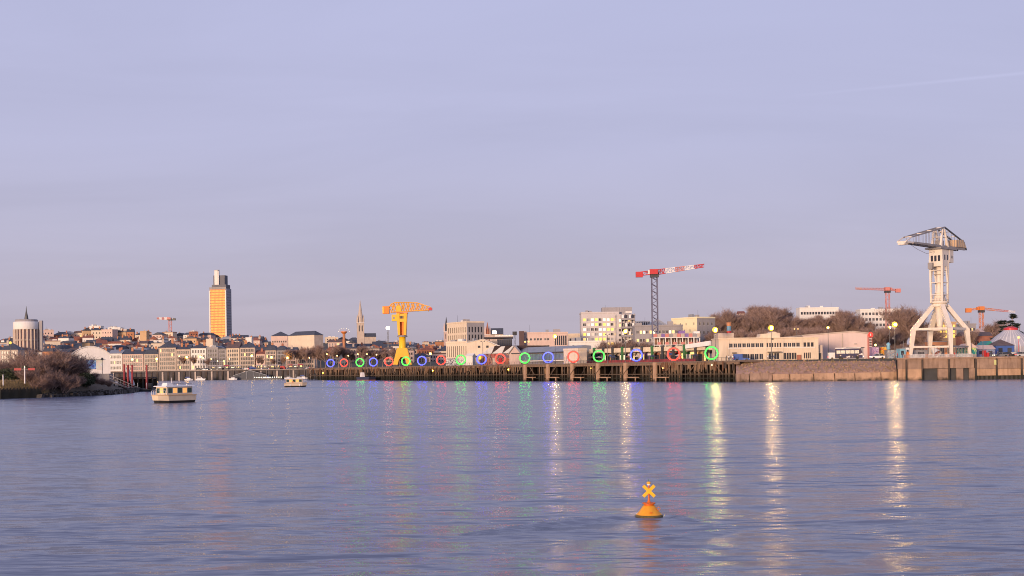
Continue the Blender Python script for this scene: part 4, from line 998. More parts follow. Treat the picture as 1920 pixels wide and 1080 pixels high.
    part(MB().box(-1.6, 1.0, -.9, .9, zj + .3, zj + 2.0), 'winch', ID)
    part(MB().prism([(-15.4, zj + .4), (-8.2, zj + .4), (-8.2, zj + 2.6), (-13.2, zj + 2.9)], -1.9, 1.9), 'counterweight', mat('ochre_counterweight', (.55, .38, .24), .7, .15, .4, stain=.3))
    for i in range(4): part(MB().beam((-8.6 - i * 1.7, 1.95, zj + .5), (-8.4 - i * 1.5, 1.95, zj + 2.6 + i * .05), .2), 'counterweight_rib', ID)
    part(MB().path([Vector((19, 0, zj - .3)), Vector((14, 0, zj - 1.6)), Vector((8, 0, zj - 2.6)), Vector((3, 0, zj - 1.6))], .06), 'cable', ID)
titan_grey()
# ------------------------------------------------------------------ buildings on the island, left to right
bld('slit_window_block', 'pale five storey block with irregular slit windows and a flank coloured grey for shade', 'building', 839, 876, 606.5, 668, QZ, 14, 'cream', 'flat', 0, 'zinc', 3, 9, .9, 2.8, D1=648, x2=908, single=True,
    srows=3, scols=5, swall='grey', base=8.5, top=1.6, panes=('glass',), lit=.0, frame='dark')  # grey flank carries this side's shade in its wall colour
bld('slotted_hall', 'cream hall with tall dark vertical slots below the slit-windowed block', 'building', 837, 876, 643, 612, QZ, 20, 'cream', 'flat', 0, 'zinc', D1=602, single=True, frame='dark',
    rects=lambda w, h: [(w * (i + .35) / 10, w * (i + .35) / 10 + .42, h * .38, h * .86) for i in range(10)])
def bighall():
    A, B = G(876, 594, QZ), G(938, 594, QZ); ax = B - A; w = ax.length; rz = math.atan2(ax.y, ax.x); t = thing('gabled_hall', 'large cream hall with a long sloping white roof right of the slotted hall', 'building', A, rz)
    Z = lambda x, y: Zt(x, y, 592) - QZ
    f = (906 - 876) / 62.0
    MB().prism([(0, 0), (w, 0), (w, Z(938, 651)), (w * f, Z(906, 636)), (0, Z(876, 643))], .4, 5).build('wall', M['cream'], t)
    MB().prism([(-.3, Z(876, 643) + .02), (w * f, Z(906, 636) + .05), (w * 1.03, Z(938, 651)), (w * 1.03, Z(938, 650) + .3), (w * f, Z(906, 635)), (-.3, Z(876, 642))], .1, 5.4).build('roof', M['whiteroof'], t)
    for x in (.33, .58): MB().box(w * x, w * x + 1.1, .25, .45, Z(900, 652), Z(900, 648)).build('window', M['glass'], t)
    MB().prism([(0.2, 3.6), (w * .9, 6.2), (w * .9, 6.6), (.2, 4.0)], -3.2, .38).build('canopy', M['whiteroof'], t)
bighall()
def cantilever():
    A = G(908, 640, QZ); w = (963 - 908) * 640 / F; t = thing('dark_blue_pavilion', 'dark blue pavilion with overhanging flat roof above the sawtooth sheds', 'building', A)
    Z = lambda y: Zt(935, y, 640) - QZ
    MB().box(6.5, w - .6, 1, 16, 0, Z(636)).build('wall', M['navy'], t)
    MB().prism([(0, Z(634.5)), (w, Z(634)), (w, Z(632.5)), (0, Z(631.5))], 0, 17).build('roof', mat('dark_roof_edge', (.05, .04, .05), .6, .15), t)
    MB().box(5.5, w, 1, 15, Z(631.2), Z(628.5)).build('roof_terrace', M['white'], t)
    for i in range(8): MB().box(6.9 + i * .95, 7.1 + i * .95, .75, .98, Z(648), Z(636)).build('fin', M['dark'], t)
    for i in range(5): MB().box(6 + i * 1.7, 6.25 + i * 1.7, .8, .98, Z(629), Z(628)).build('terrace_lamp', M['litw'], t)
cantilever()
# graffiti wall and sheds
o = MB().box(0, 11.2, 0, .4, 0, 3.3); tag(o.build('graffiti_wall', graffiti('mural_black_white', [(.75, .73, .7), (.06, .06, .07), (.7, .7, .68), (.1, .1, .1), (.78, .75, .72)], .9), loc=G(836, 575, QZ), rz=RZ * .4), 'white wall covered in black graffiti letters beside the ring row', 'wall')
tag(MB().box(0, 3.2, 0, 3, 0, 4.2).prismx([(-.3, 4.22), (3.3, 4.22), (1.5, 5.3)], -.2, 3.4).build('small_white_shed', M['white'], loc=G(874, 566, QZ), rz=RZ * .4), 'small white pitched shed right of the graffiti wall', 'shed')
def sawtooth():
    A, B = G(898, 560, QZ), G(970, 538, QZ); ax = B - A; w = ax.length; t = thing('sawtooth_shed', 'old red shed with white sawtooth roof lights behind the rings', 'shed', A, math.atan2(ax.y, ax.x))
    Z = lambda y, x=935: Zt(x, y, 548) - QZ
    h = Z(663); MB().box(0, w, .3, 18, 0, h).build('wall', graffiti('shed_red_mural', [(.28, .06, .05), (.35, .14, .10), (.12, .06, .06), (.42, .24, .16), (.16, .10, .12)], .22), t)
    for i in range(3):
        x = 2.0 + i * (w - 4.5) / 3; d = (w - 4.5) / 3
        MB().prism([(x, h + .02), (x + d * .98, h + .02), (x + d * 1.25, Z(648) - i * .1)], .2, 18).build('sawtooth_roof', M['brownroof'], t)
        MB().quad((x - .1, .1, h + .1), (x + d * .92, .1, h + .1), (x + d * 1.22, .1, Z(648) - .3), (x + d * .85, .1, Z(648) - .4)).build('roof_light', M['whiteroof'], t)
    for i in range(6): MB().box(1.2 + i * w / 6.3, 3.2 + i * w / 6.3, .1, .28, .2, h * .62).build('door', M[('navy', 'brickred', 'stone', 'red', 'brickred', 'grey')[i]], t)
    MB().box(.5, 1.6, -.3, .1, 2.6, 4.0).build('yellow_sign', emit('yellow_sign_lit', (1, .62, .04), .8), t)
sawtooth()
def gshed():
    A, B = G(962, 540, QZ), G(1072, 500, QZ); ax = B - A; w = ax.length; t = thing('long_grey_shed', 'long grey metal shed with blue glazing and a dark gutter line', 'shed', A, math.atan2(ax.y, ax.x))
    Z = lambda y, x=1010: Zt(x, y, 520) - QZ
    h = Z(661.5); MB().box(0, w, .4, 9, 0, h).build('wall', mat('grey_metal_cladding', (.22, .20, .20), .6, .12, .4, stain=.3), t)
    MB().prismx([(-.6, h + .02), (9, h + .02), (9, h + 2.4), (6, h + 2.6)], -.4, w + .3).build('roof', M['zinc'], t)
    MB().box(-.3, w, -.75, -.61, h - .1, h + .25).build('gutter', M['dark'], t)
    n = 14
    for i in range(n): MB().box(w * .12 + i * w * .8 / n, w * .12 + (i + .9) * w * .8 / n, .2, .38, h * .38, h * .9).build('glazing_panel', mat('blue_grey_glazing', (.13, .18, .24), .25, .25, .3), t)
    MB().box(w * .1, w * .95, -.1, .36, h * .24, h * .33).build('ledge', M['trim'], t)
    MB().prism([(-2.6, 0), (6.5, 0), (6.5, h), (2.2, Z(647.5)), (-2.6, h * .96)], -.3, .15).build('gable_front', M['pink'], t)
    MB().prism([(-3.0, h * .96), (2.2, Z(647.2)), (7, h), (7, h + .5), (2.2, Z(645)), (-3, h + .3)], -.6, .2).build('gable_trim', M['grey'], t)
gshed()
bld('pink_long_block', 'low pinkish two storey block with small square windows and open loggia end', 'building', 978, 1065, 625.5, 615, QZ, 14, 'pink', 'flat', 0, 'zinc', single=True,
    rects=lambda w, h: [(w * x, w * x + 1.0, h * z, h * z + 1.15) for x in (.10, .19, .27, .34, .40, .50, .56) for z in (.55, .78)] + [(w * (.72 + .045 * i), w * (.72 + .045 * i) + .75, h * .62, h * .93) for i in range(6)], panes=('glass',))
tag(MB().box(0, 2.4, 0, 3, 0, 16.2).build('dark_stair_tower', mat('dark_brown_cladding', (.09, .05, .05), .7), loc=G(974, 612, QZ)), 'narrow dark brown stair tower at the left of the pinkish long block', 'tower')
bld('low_white_block', 'low plain pale block with few dark windows below the coloured-window flats', 'building', 1068, 1127, 642, 560, QZ, 12, 'white', 'flat', 0, 'zinc', single=True, rects=lambda w, h: [(w * x, w * x + .8, h * z, h * z + 1.2) for x, z in ((.1, .75), (.25, .35), (.62, .3), (.78, .6), (.78, .25))])
bld('cream_rooftop_block', 'small cream block right of the pinkish long block', 'building', 1066, 1090, 628, 660, QZ, 12, 'cream', 'flat', 0, 'zinc', 4, 5, 1.1, 1.4)
# flats with coloured square windows
COLW = ('glass', 'lity', 'litw', 'glass', 'zinc', 'litw', 'litw', 'lity', 'glass', 'white', 'glass')
bld('flats', 'seven storey white apartment block with a chequer of yellow and dark square windows', 'apartment block', 1091, 1162, 587.5, 640, QZ, 15, 'palegrey', 'flat', 0, 'zinc', 9, 9, 1.45, 1.45, single=True, panes=COLW, lit=.12, litm=('lity', 'lit'), top=2.0, base=1.5)
tag(MB().box(0, 15, 0, 8, 0, 2.9).box(1, 2.2, -.1, 7, -1.5, 0).build('roof_pavilion', M['grey'], loc=G(1129, 643, Zt(1145, 590, 640) + .9)), 'grey rooftop storey on the right of the chequered flats', 'roof storey')
bld('flats', 'lower white apartment wing with dark balcony bands right of the chequered block', 'apartment block', 1158, 1192, 592, 628, QZ, 14, 'palegrey', 'flat', 0, 'zinc', 8, 5, 1.6, 1.4, single=True, panes=('glass', 'litw', 'lity', 'glass'), lit=.15, top=1, base=3)
def balc():
    A = G(1166, 624.5, QZ); w = 26 * 624 / F; t = thing('balcony_stack', 'dark balcony frame with bright white screens on the lower apartment wing', 'balcony', A)
    for j in range(4):
        z = 9 + j * 4.1; MB().box(0, w, 0, 2.4, z, z + .9).build('balcony_slab', M['grey'], t)
        for i in range(4): MB().box(.3 + i * w / 4, .3 + i * w / 4 + .9, .3, .5, z + .95, z + 2.6).build('screen', M['whitep' if (i + j) % 2 else 'glass'], t)
    for i in range(5): MB().box(i * w / 4 - .12, i * w / 4 + .12, 1.8, 2.2, 0, 24.5).build('post', M['grey'], t)
balc()
def pavil():
    A = G(1192, 690, QZ); w = 62 * 690 / F; t = thing('white_roof_hall', 'white hall with a shallow pitched roof behind the tower crane mast', 'building', A); Z = lambda y: Zt(1220, y, 690) - QZ
    MB().box(0, w, 0, 20, 0, Z(611)).box(.2, w * .45, .2, 12, Z(611) + .02, Z(601.5)).build('wall', M['white'], t)
    MB().prism([(w * .35, Z(610.5)), (w * 1.0, Z(610.5)), (w * .66, Z(597))], -.3, 20).build('roof', mat('white_membrane_roof', (.7, .68, .66), .6), t)
    for i in range(6): MB().box(.9 + i * 1.25, 1.5 + i * 1.25, .06, .18, Z(609), Z(604)).build('window', M['glass'], t)
pavil()
bld('brown_slab_block', 'brownish grey slab block with lit windows behind the tower crane mast', 'building', 1191, 1281, 612, 600, QZ, 12, 'grey', 'flat', 0, 'zinc', 4, 14, 1.4, 1.5, single=True, panes=('glass', 'glass', 'glass', 'litw'), lit=.16, top=.8, base=1)
bld('pale_yellow_block', 'pale yellow five storey block with small windows and a flank coloured grey for shade', 'building', 1260, 1308, 598, 668, QZ, 14, 'paleyellow', 'flat', 0, 'zinc', single=True, D1=650, x2=1341,
    rects=lambda w, h: [(w * x, w * x + .9, h * z, h * z + 1.3) for z in (.38, .55, .70, .85) for x in (.08, .15, .33, .48, .55, .70, .85) if (x * 37 + z * 91) % 1 > .25], swall='grey', srows=5, scols=4)  # flank painted grey in place of the shade on it
# concrete frame under construction
def site():
    A = G(1226, 545, QZ); w = 90 * 545 / F; t = thing('unfinished_building', 'unfinished concrete frame with red and purple edge barriers beside the tower crane', 'building', A); Z = lambda y: Zt(1270, y, 545) - QZ
    for i, z in enumerate((Z(646), Z(632))): MB().box(0, w - i * 1.0, 0, 12, z - .35, z).build('floor_slab', M['white'], t)
    for i in range(9):
        for y in (.3, 8): MB().box(i * (w - 1) / 8, i * (w - 1) / 8 + .45, y, y + .45, 0, Z(632) - .36).build('column', M['white'], t)
    MB().box(1, w - 1, 10, 10.3, 0, Z(633)).build('rear_wall', mat('site_blockwork', (.28, .17, .13), .9, .25, .5), t)
    for i in range(12):
        m = M[('pinkred', 'stone', 'purple', 'pinkred', 'grey', 'stone')[i % 6]]; x = i * w / 12.2
        MB().box(x, x + w / 13.5, .05, .15, Z(632) + .02, Z(632) + 1.5).build('edge_barrier', m, t)
        if i % 2: MB().box(x, x + w / 13.5, .05, .15, Z(646) + .02, Z(646) + 1.1).build('edge_barrier', M['pinkred'], t)
    MB().box(w * .55, w * .68, 3, 7, Z(632) + .02, Z(632) + 2.8).build('site_cabin', M['purple'], t)
    MB().box(w * .85, w * .98, 2, 5, Z(632) + .02, Z(632) + 2.4).build('site_container', M['whitep'], t)
site()
# hedges between
rnd = random.Random(8)
for i in range(9):
    x = 1132 + i * 11; tree(x, 639 + rnd.uniform(-2, 3), 545, QZ, f'bare hedge shrub under the flats, {ORD[i]} from the left', name='bare_shrub', group='bare hedge under the flats', wide=.9, cat='shrub')

# bar arcade (parallel to the wharf)
def arcade():
    OFF = 24.0; a, b = s_at(1066, OFF), s_at(1349, OFF); Lg = b - a
    t = thing('bar_arcade', 'long low arcade of bars with beige canopy and dark tapered pillars behind the rings', 'building', WP(a, OFF, QZ), RZ)
    hL, hR = 3.9, 5.2
    MB().box(0, Lg, 4, 16, 0, 4.4).build('rear_hall', M['stone'], t)
    n = 15; bw = Lg / n
    cl = ['pinkred', 'navy', 'teal', 'ochre', 'stone', 'navy', 'white', 'purple', 'brickred', 'stone', 'red', 'green', 'ochre', 'navy', 'stone']
    for i in range(n):
        x = i * bw
        h = 3.5
        MB().box(x + .1, x + bw - .1, 3.2, 3.9, 0, h).build('shop_front', M[cl[i]], t)
        w1 = rnd.uniform(.3, .5) * bw; pm = M[rnd.choice(('glass', 'glass', 'lit', 'litw', 'glass', 'lit'))]
        MB().box(x + .5, x + .5 + w1, 3.05, 3.18, .3, h - .5).build('shop_window', pm, t)
        MB().box(x + .8 + w1, x + bw - .5, 3.05, 3.18, .1, h - .8).build('shop_door', M[rnd.choice(('glass', 'dark', 'navy', 'trim'))], t)
        MB().box(x + .03, x + bw - .03, 0, 3.9, 3.95, 5.6).build('canopy_fascia', M['cream'], t)
        if i % 2 == 0: MB().box(x + .6, x + bw * .7, 2.0, 2.2, 2.6, 3.3).build('shop_sign', M[rnd.choice(('whitep', 'red', 'lit', 'blue'))], t)
    for i in range(n + 1):
        x = i * bw; MB().frus(x, -.15, 0, 6.1, .28, .3, .62, .35).build('pillar', M['dark' if i % 3 else 'green'], t)
    aw = MB(); aw.prism([(0, 4.6), (13.5, 5.4), (13.5, 7.0), (0, 6.0)], -1.4, -.55); aw.build('white_awning', M['whitep'], t, loc=(Lg - 17, 0, 0))
    MB().box(-2, Lg - 4, -7.2, -7.0, .05, 1.0).build('terrace_screen', mat('red_terrace_screen', (.25, .04, .045), .7, .35, .6), t)
    for i in range(11):
        MB().lathe(((.05, 0), (.05, 2.0), (1.5, 2.05), (.1, 2.7)), 6, (4 + i * Lg / 11.5, -4.5 + (i % 3), 0)).build('parasol', M[('stone', 'navy', 'brickred')[i % 3]], t)
arcade()
bld('cream_kiosk', 'cream kiosk with narrow dark slots at the left end of the bar arcade', 'kiosk', 1057, 1084, 657, 486, QZ, 4, 'cream', 'flat', 0, 'zinc', D1=478, single=True, rects=lambda w, h: [(.5, .9, .8, 2.6), (1.7, 2.2, .8, 2.8), (3.0, 3.5, .8, 2.8)])
# long cream building
def longcream():
    D = 420; A = G(1348, D, QZ); k = D / F; w = (1535 - 1348) * k; t = thing('long_cream_building', 'long cream two storey harbour building with a row of square windows', 'building', A)
    Z = lambda y, x=1440: Zt(x, y, D) - QZ; X = lambda x: (x - 1348) * k; h = Z(634.5)
    rects = []
    def row(x0, x1, n, y0, y1, g=.16):
        s = (x1 - x0) / n
        for i in range(n): rects.append((X(x0 + s * i) + s * k * g / 2, X(x0 + s * (i + 1)) - s * k * g / 2, Z(y1), Z(y0)))
    row(1367, 1433, 8, 643, 651); row(1437, 1466, 6, 643, 651, .4); row(1469, 1501, 4, 643, 651); row(1506, 1527, 3, 643, 651, .3)
    row(1398, 1432, 4, 663, 674, .15); row(1441, 1462, 2, 662, 674, .1); row(1465, 1494, 6, 662, 674, .2); row(1507, 1521, 4, 662, 673, .3)
    wb = MB(); ps = facegrid(wb, Vector((0, 0, 0)), Vector((1, 0, 0)), Vector((0, 1, 0)), w, h, rects, .3)
    wb.quad((w, 0, 0), (w, 14, 0), (w, 14, h), (w, 0, h)); wb.quad((0, 14, 0), (0, 0, 0), (0, 0, h), (0, 14, h)); wb.quad((0, 0, h), (w, 0, h), (w, 14, h), (0, 14, h)); wb.quad((w, 14, 0), (0, 14, 0), (0, 14, h), (w, 14, h))
    wb.build('wall', M['cream'], t)
    for q in ps:
        c = (q[0] + q[1]) / 2; put('window', window_mesh((q[1] - q[0]).length, (q[3] - q[0]).length, M['glass'], M['trim'] if (q[1] - q[0]).length > 1.1 else M['dark']), t, c - Vector((0, .08, 0)))
    for px in (1366, 1435, 1467, 1504): MB().box(X(px) - .25, X(px) + .25, -.18, -.01, 0, h - .05).build('pilaster', M['cream'], t)
    MB().box(-.25, w + .25, -.4, 14.2, h + .01, h + .35).build('cornice', M['cream'], t)
    MB().box(X(1365), X(1529), -.22, -.02, Z(653), Z(652)).build('sill_band', M['trim'], t)
    MB().box(X(1346) + .2, X(1377), .4, 9, h + .36, Z(623.5)).build('rooftop_block', M['stone'], t)
    MB().box(X(1348), X(1376), .2, .39, Z(631), Z(630)).build('rooftop_band', M['stone'], t)
    MB().prism([(X(1425), h + .36), (X(1463.5), h + .36), (X(1463.5), Z(624.5)), (X(1458), Z(624)), (X(1454), Z(622)), (X(1448), Z(622)), (X(1444), Z(625)), (X(1427), Z(626))], .1, 6).build('pediment', M['cream'], t)
    MB().prism([(X(1393), h + .36), (X(1425), h + .36), (X(1425), Z(632))], 3, 12).build('skylight_roof', M['zinc'], t)
    MB().box(X(1449) - .3, X(1449) + .35, .0, .12, Z(637), Z(634) ).build('pediment_vent', M['dark'], t)
    MB().box(X(1439), X(1463), -2.2, -.02, Z(661), Z(659.5)).build('entrance_canopy', M['dark'], t)
    MB().box(X(1494), X(1502), -.5, -.03, .1, Z(666)).build('red_box', M['brickred'], t)
    MB().box(X(1373), X(1381), -.6, -.02, Z(662), Z(660)).build('side_canopy', M['dark'], t)
    MB().box(w + .05, w + 1.8, 2, 8, 0, Z(648)).build('annex', M['stone'], t)
    MB().box(w + .3, w + 1.3, 1.8, 1.98, .1, 2.2).build('annex_door', M['dark'], t)
    # ship-like funnel on the roof
    fx = X(1371)
    fu = MB().lathe(((.75, Z(623.5)), (.75, Z(619))), 12, (fx, 3.5, 0)); fu.build('funnel_red_band', M['red'], t)
    MB().lathe(((.72, Z(619) + .01), (.72, Z(610))), 12, (fx, 3.5, 0)).build('funnel_blue_band', mat('funnel_blue', (.13, .28, .40), .6), t)
    MB().lathe(((.74, Z(610) + .01), (.82, Z(603))), 12, (fx, 3.5, 0)).build('funnel_top', M['orange'], t)
longcream()
def warehouse():
    D = 452; A = G(1506, D, QZ); k = D / F; t = thing('pink_warehouse', 'pinkish white metal warehouse with low gable and grey roller door', 'warehouse', A)
    Z = lambda y, x=1570: Zt(x, y, D) - QZ; X = lambda x: (x - 1506) * k; w = X(1628.5)
    MB().prism([(0, 0), (w, 0), (w, Z(626, 1628)), (X(1600), Z(622.5, 1600)), (0, Z(630, 1506))], 0, 30).build('wall', mat('pinkish_cladding', (.66, .52, .48), .6, .05, .2, stain=.08), t)
    MB().prism([(-.3, Z(630, 1506) + .02), (X(1600), Z(622.5, 1600) + .02), (w + .3, Z(626, 1628) + .02), (w + .3, Z(625.2, 1628) + .25), (X(1600), Z(621.7, 1600) + .25), (-.3, Z(629.2, 1506) + .25)], -.25, 30.2).build('roof_edge', M['stone'], t)
    n = 34
    for i in range(1, n): MB().box(w * i / n - .03, w * i / n + .03, -.05, -.005, .1, Z(630, 1506) - .1).build('cladding_rib', mat('pinkish_cladding', (0, 0, 0)), t)
    MB().box(X(1580) - .2, X(1580) + .2, -.12, -.055, 0, Z(624, 1580) - .3).build('downpipe', M['stone'], t)
    MB().box(w - .35, w + .05, -.13, -.06, 0, Z(627, 1628)).build('corner_flashing', M['pinkred'], t)
    MB().box(X(1588), X(1619), -.09, -.052, 0, Z(652.5, 1603)).build('roller_door', M['grey'], t)
    MB().box(X(1586), X(1621), -.14, -.095, Z(652.4, 1603), Z(651, 1603)).build('door_lintel', M['dark'], t)
    MB().box(X(1602), X(1607), -.3, -.06, Z(646), Z(644.5)).build('wall_lamp', M['ivorydark'], t)
warehouse()
def redtower():
    D = 440; c = G(1632, D, QZ); t = thing('red_sign_pylon', 'narrow red lattice pylon with round red top beside the pink warehouse', 'pylon', c); h = Zt(1632, 631, D) - QZ
    for sx in (-.5, .5): MB().box(sx - .08, sx + .08, -.5, -.34, 0, h).build('upright', M['pinkred'], t)
    b = MB()
    for i in range(14): b.box(-.42, .42, -.46, -.38, .4 + i * h / 14, .55 + i * h / 14)
    b.build('rungs', M['whitep'], t, kind='stuff')
    MB().tube((0, -.7, h + .6), (0, -.4, h + .6), .85, .85, 16).build('round_sign', emit('red_sign_glow', (.9, .03, .02), .9), t)
    MB().box(-.12, .12, -.78, -.71, h + .2, h + 1.0).build('sign_mark', M['whitep'], t)
redtower()
# far right cluster of painted huts around the pale crane
def hut(name, x0, x1, y, D, wall, label, cat, rk='flat', rh=0, rm='zinc', d=3.5, win=True, front=None):
    A = G(x0, D, QZ); w = (x1 - x0) * D / F; h = Zt((x0 + x1) / 2, y, D) - QZ; t = thing(name, label, cat, A)
    MB().box(0, w, 0, d, 0, h).build('wall', wall if not isinstance(wall, str) else M[wall], t); r = MB(); 
    if rk == 'flat': r.box(-.1, w + .1, -.1, d + .1, h + .01, h + .16)
    else: roof(r, rk, w, d, h, rh)
    r.build('roof', M[rm], t)
    if win:
        n = max(1, int(w / 2.2))
        for i in range(n): MB().box(w * (i + .25) / n, w * (i + .7) / n, -.06, -.005, h * .15 if i % 2 else h * .4, h * .8).build('door' if i % 2 else 'window', M['dark' if i % 2 else 'glass'], t)
    return t
gp = graffiti('purple_graffiti', [(.35, .2, .4), (.6, .5, .55), (.25, .12, .35), (.7, .4, .45), (.5, .42, .6)], 1.3)
gy = graffiti('yellow_graffiti', [(.75, .4, .02), (.6, .1, .05), (.8, .55, .05), (.15, .1, .08), (.78, .45, .03)], .9, 3)
gt = graffiti('teal_graffiti', [(.03, .22, .2), (.02, .2, .19), (.5, .6, .2), (.03, .25, .22), (.04, .3, .3)], .45, 7)
hut('graffiti_hut', 1636, 1648.5, 651, 425, gp, 'purple graffiti covered hut right of the red pylon', 'hut', win=False)
hut('painted_hoarding', 1650, 1664, 651, 428, gy, 'yellow painted hoarding with dark streaks right of the purple hut', 'hoarding', d=.3, win=False)
hut('pale_blue_container', 1687, 1698, 654, 418, 'skyblue', 'light blue container left of the pale crane foot', 'container')
hut('grey_blue_container', 1664, 1686, 657, 424, graffiti('bluegrey_graffiti', [(.22, .3, .36), (.5, .5, .5), (.14, .2, .3), (.4, .3, .25), (.2, .35, .4)], 1.1, 9), 'blue grey container with mixed graffiti behind the light blue one', 'container', win=False)
hut('white_hut', 1698.5, 1706, 652, 430, 'whitep', 'small white hut half behind the left foot of the pale crane', 'hut')
hut('orange_container', 1741, 1776, 641, 446, 'orange', 'long orange red container seen between the legs of the pale crane', 'container', d=4)
hut('low_grey_hut', 1716, 1739, 657, 440, 'grey', 'low grey hut with railings between the left legs of the pale crane', 'hut')
hut('teal_hut', 1813, 1831, 652, 404, gt, 'teal hut with yellow green lettering and tan pitched roof right of the pale crane', 'hut', 'gablef', 1.4, 'pink', 9, False)
hut('violet_hut', 1832, 1866, 655, 415, graffiti('violet_shed', [(.14, .12, .3), (.25, .25, .4), (.2, .3, .45), (.12, .1, .2), (.3, .3, .45)], .8, 4), 'long violet blue hut with tan roof beside the red kiosk', 'hut', 'gable', 1.4, 'pink', 6)
hut('cream_gable_hut', 1845, 1867, 650, 438, 'cream', 'cream gabled hut with green verge behind the violet hut', 'hut', 'gablef', 2.0, 'teal', 8, False)
hut('blue_pavilion', 1868, 1902, 648, 430, 'blue', 'dark blue pavilion with grey hipped roof before the dome tent', 'pavilion', 'hip', 2.2, 'brownroof', 9)
hut('red_kiosk', 1844, 1849.5, 657, 392, 'red', 'bright red kiosk standing on the quay edge right of the crane', 'kiosk', d=1.2, win=False)
hut('red_box', 1851, 1855, 661, 391, 'red', 'small red box beside the bright red kiosk', 'box', d=1, win=False)
hut('white_van_stall', 1896, 1912, 661, 396, 'whitep', 'small white stall at the right end of the quay', 'stall', d=2)
def horn():
    D = 412; A, B = P(1744, 649, D), P(1758, 664, D - 3); t = thing('white_horn_sculpture', 'white horn shaped tube sculpture with red inside between the crane legs', 'sculpture', (B.x, B.y, QZ))
    a, b = A - t.location, B - t.location
    MB().tube(a, b, .45, 1.45, 14, False).build('horn', M['whitep'], t, True); MB().tube(b - (b - a) * .1, b - (b - a) * .09, 1.2, 1.2, 12).build('red_inner_disc', M['pinkred'], t)
    MB().beam((a.x * .5, a.y * .5, 0), (a + b) * .5, .3).box(b.x - .8, b.x + .8, b.y - .5, b.y + .5, 0, max(.3, b.z - 1.2)).build('stand', M['ivorydark'], t)
horn()
def bluefig():
    c = G(1666, 426, QZ); t = thing('blue_sculpture', 'light blue abstract figure on a post left of the pale crane', 'sculpture', c); h = Zt(1666, 642, 426) - QZ
    MB().tube((0, 0, 0), (0, 0, h * .55), .12, .1, 6).build('post', M['pole'], t)
    MB().lathe(((.1, h * .5), (.7, h * .62), (.5, h * .78), (.75, h * .9), (.15, h)), 8).build('figure', M['skyblue'], t, True)
bluefig()
def dome():
    D = 470; c = G(1896, D, QZ); t = thing('dome_tent', 'grey striped circus dome tent with red top ring at the right edge', 'tent', c); k = D / F; Z = lambda y: Zt(1896, y, D) - QZ
    zr, zt, R = Z(645), Z(618.5), 47 * k; n = 32; prof = [(R, 0), (R, Z(650)), (R * .92, zr), (R * .62, zr + (zt - zr) * .52), (R * .36, zr + (zt - zr) * .86), (R * .26, zt)]
    g, wv = MB(), MB()
    for i in range(n):
        a0, a1 = 2 * math.pi * i / n, 2 * math.pi * (i + .82) / n; a2 = 2 * math.pi * (i + 1) / n
        for (r0, z0), (r1, z1) in zip(prof, prof[1:]):
            for mb, s, e in ((g, a0, a1), (wv, a1, a2)): mb.quad((r0 * math.cos(s), r0 * math.sin(s), z0), (r0 * math.cos(e), r0 * math.sin(e), z0), (r1 * math.cos(e), r1 * math.sin(e), z1), (r1 * math.cos(s), r1 * math.sin(s), z1))
    g.build('canvas_gore', mat('tent_canvas_grey', (.42, .41, .44), .7, .1, .3), t); wv.build('canvas_stripe', mat('tent_canvas_white', (.66, .62, .60), .7, .06), t)
    MB().lathe(((R * .275, zt - .1), (R * .275, zt + .55), (R * .12, zt + 1.2)), 20).build('red_top_ring', M['red'], t)
dome()
def yellowglow():
    t = bld('yellow_lit_building', 'building glowing yellow behind the pale crane legs', 'building', 1756, 1794, 606, 640, QZ, 10, 'ochre', 'flat', 0, 'zinc', 3, 7, 3.2, 3.4, single=True, panes=('lity',), lit=.3, litm=('lit', 'lity'), top=.4, base=10.5)
yellowglow()
bld('grey_flats', 'small grey block of flats right of the pale crane', 'apartment block', 1806, 1831, 609, 700, QZ, 10, 'grey', 'flat', 0, 'zinc', 5, 6, 1.3, 1.4, lit=.1)
bld('cream_terrace', 'low cream terrace behind the orange crane mast', 'building', 1840, 1872, 622, 690, QZ, 10, 'cream', 'gable', 2, 'pink', 2, 7, 1.1, 1.3)
bld('brown_terrace', 'low brown terrace row right of the pale crane before the flats', 'building', 1806, 1862, 630, 600, QZ, 10, 'brickred', 'gable', 2, 'brownroof', 2, 9, 1.1, 1.3)
bld('hilltop_block', 'wide white block with rooftop mast above the bare trees', 'apartment block', 1500, 1573, 578, 985, 22, 12, 'white', 'flat', 0, 'zinc', 4, 13, 1.6, 2.0)
bld('hilltop_block', 'white block with square dark windows behind the trees below the red crane', 'apartment block', 1614, 1690, 581, 880, 14, 12, 'white', 'flat', 0, 'zinc', 7, 11, 1.6, 1.9, single=True)
bld('brick_house', 'small brick house peeping over the bare trees left of the highest crowns', 'house', 1386, 1398, 588, 960, 22, 10, 'pink', 'gable', 2, 'tile', 3, 2)

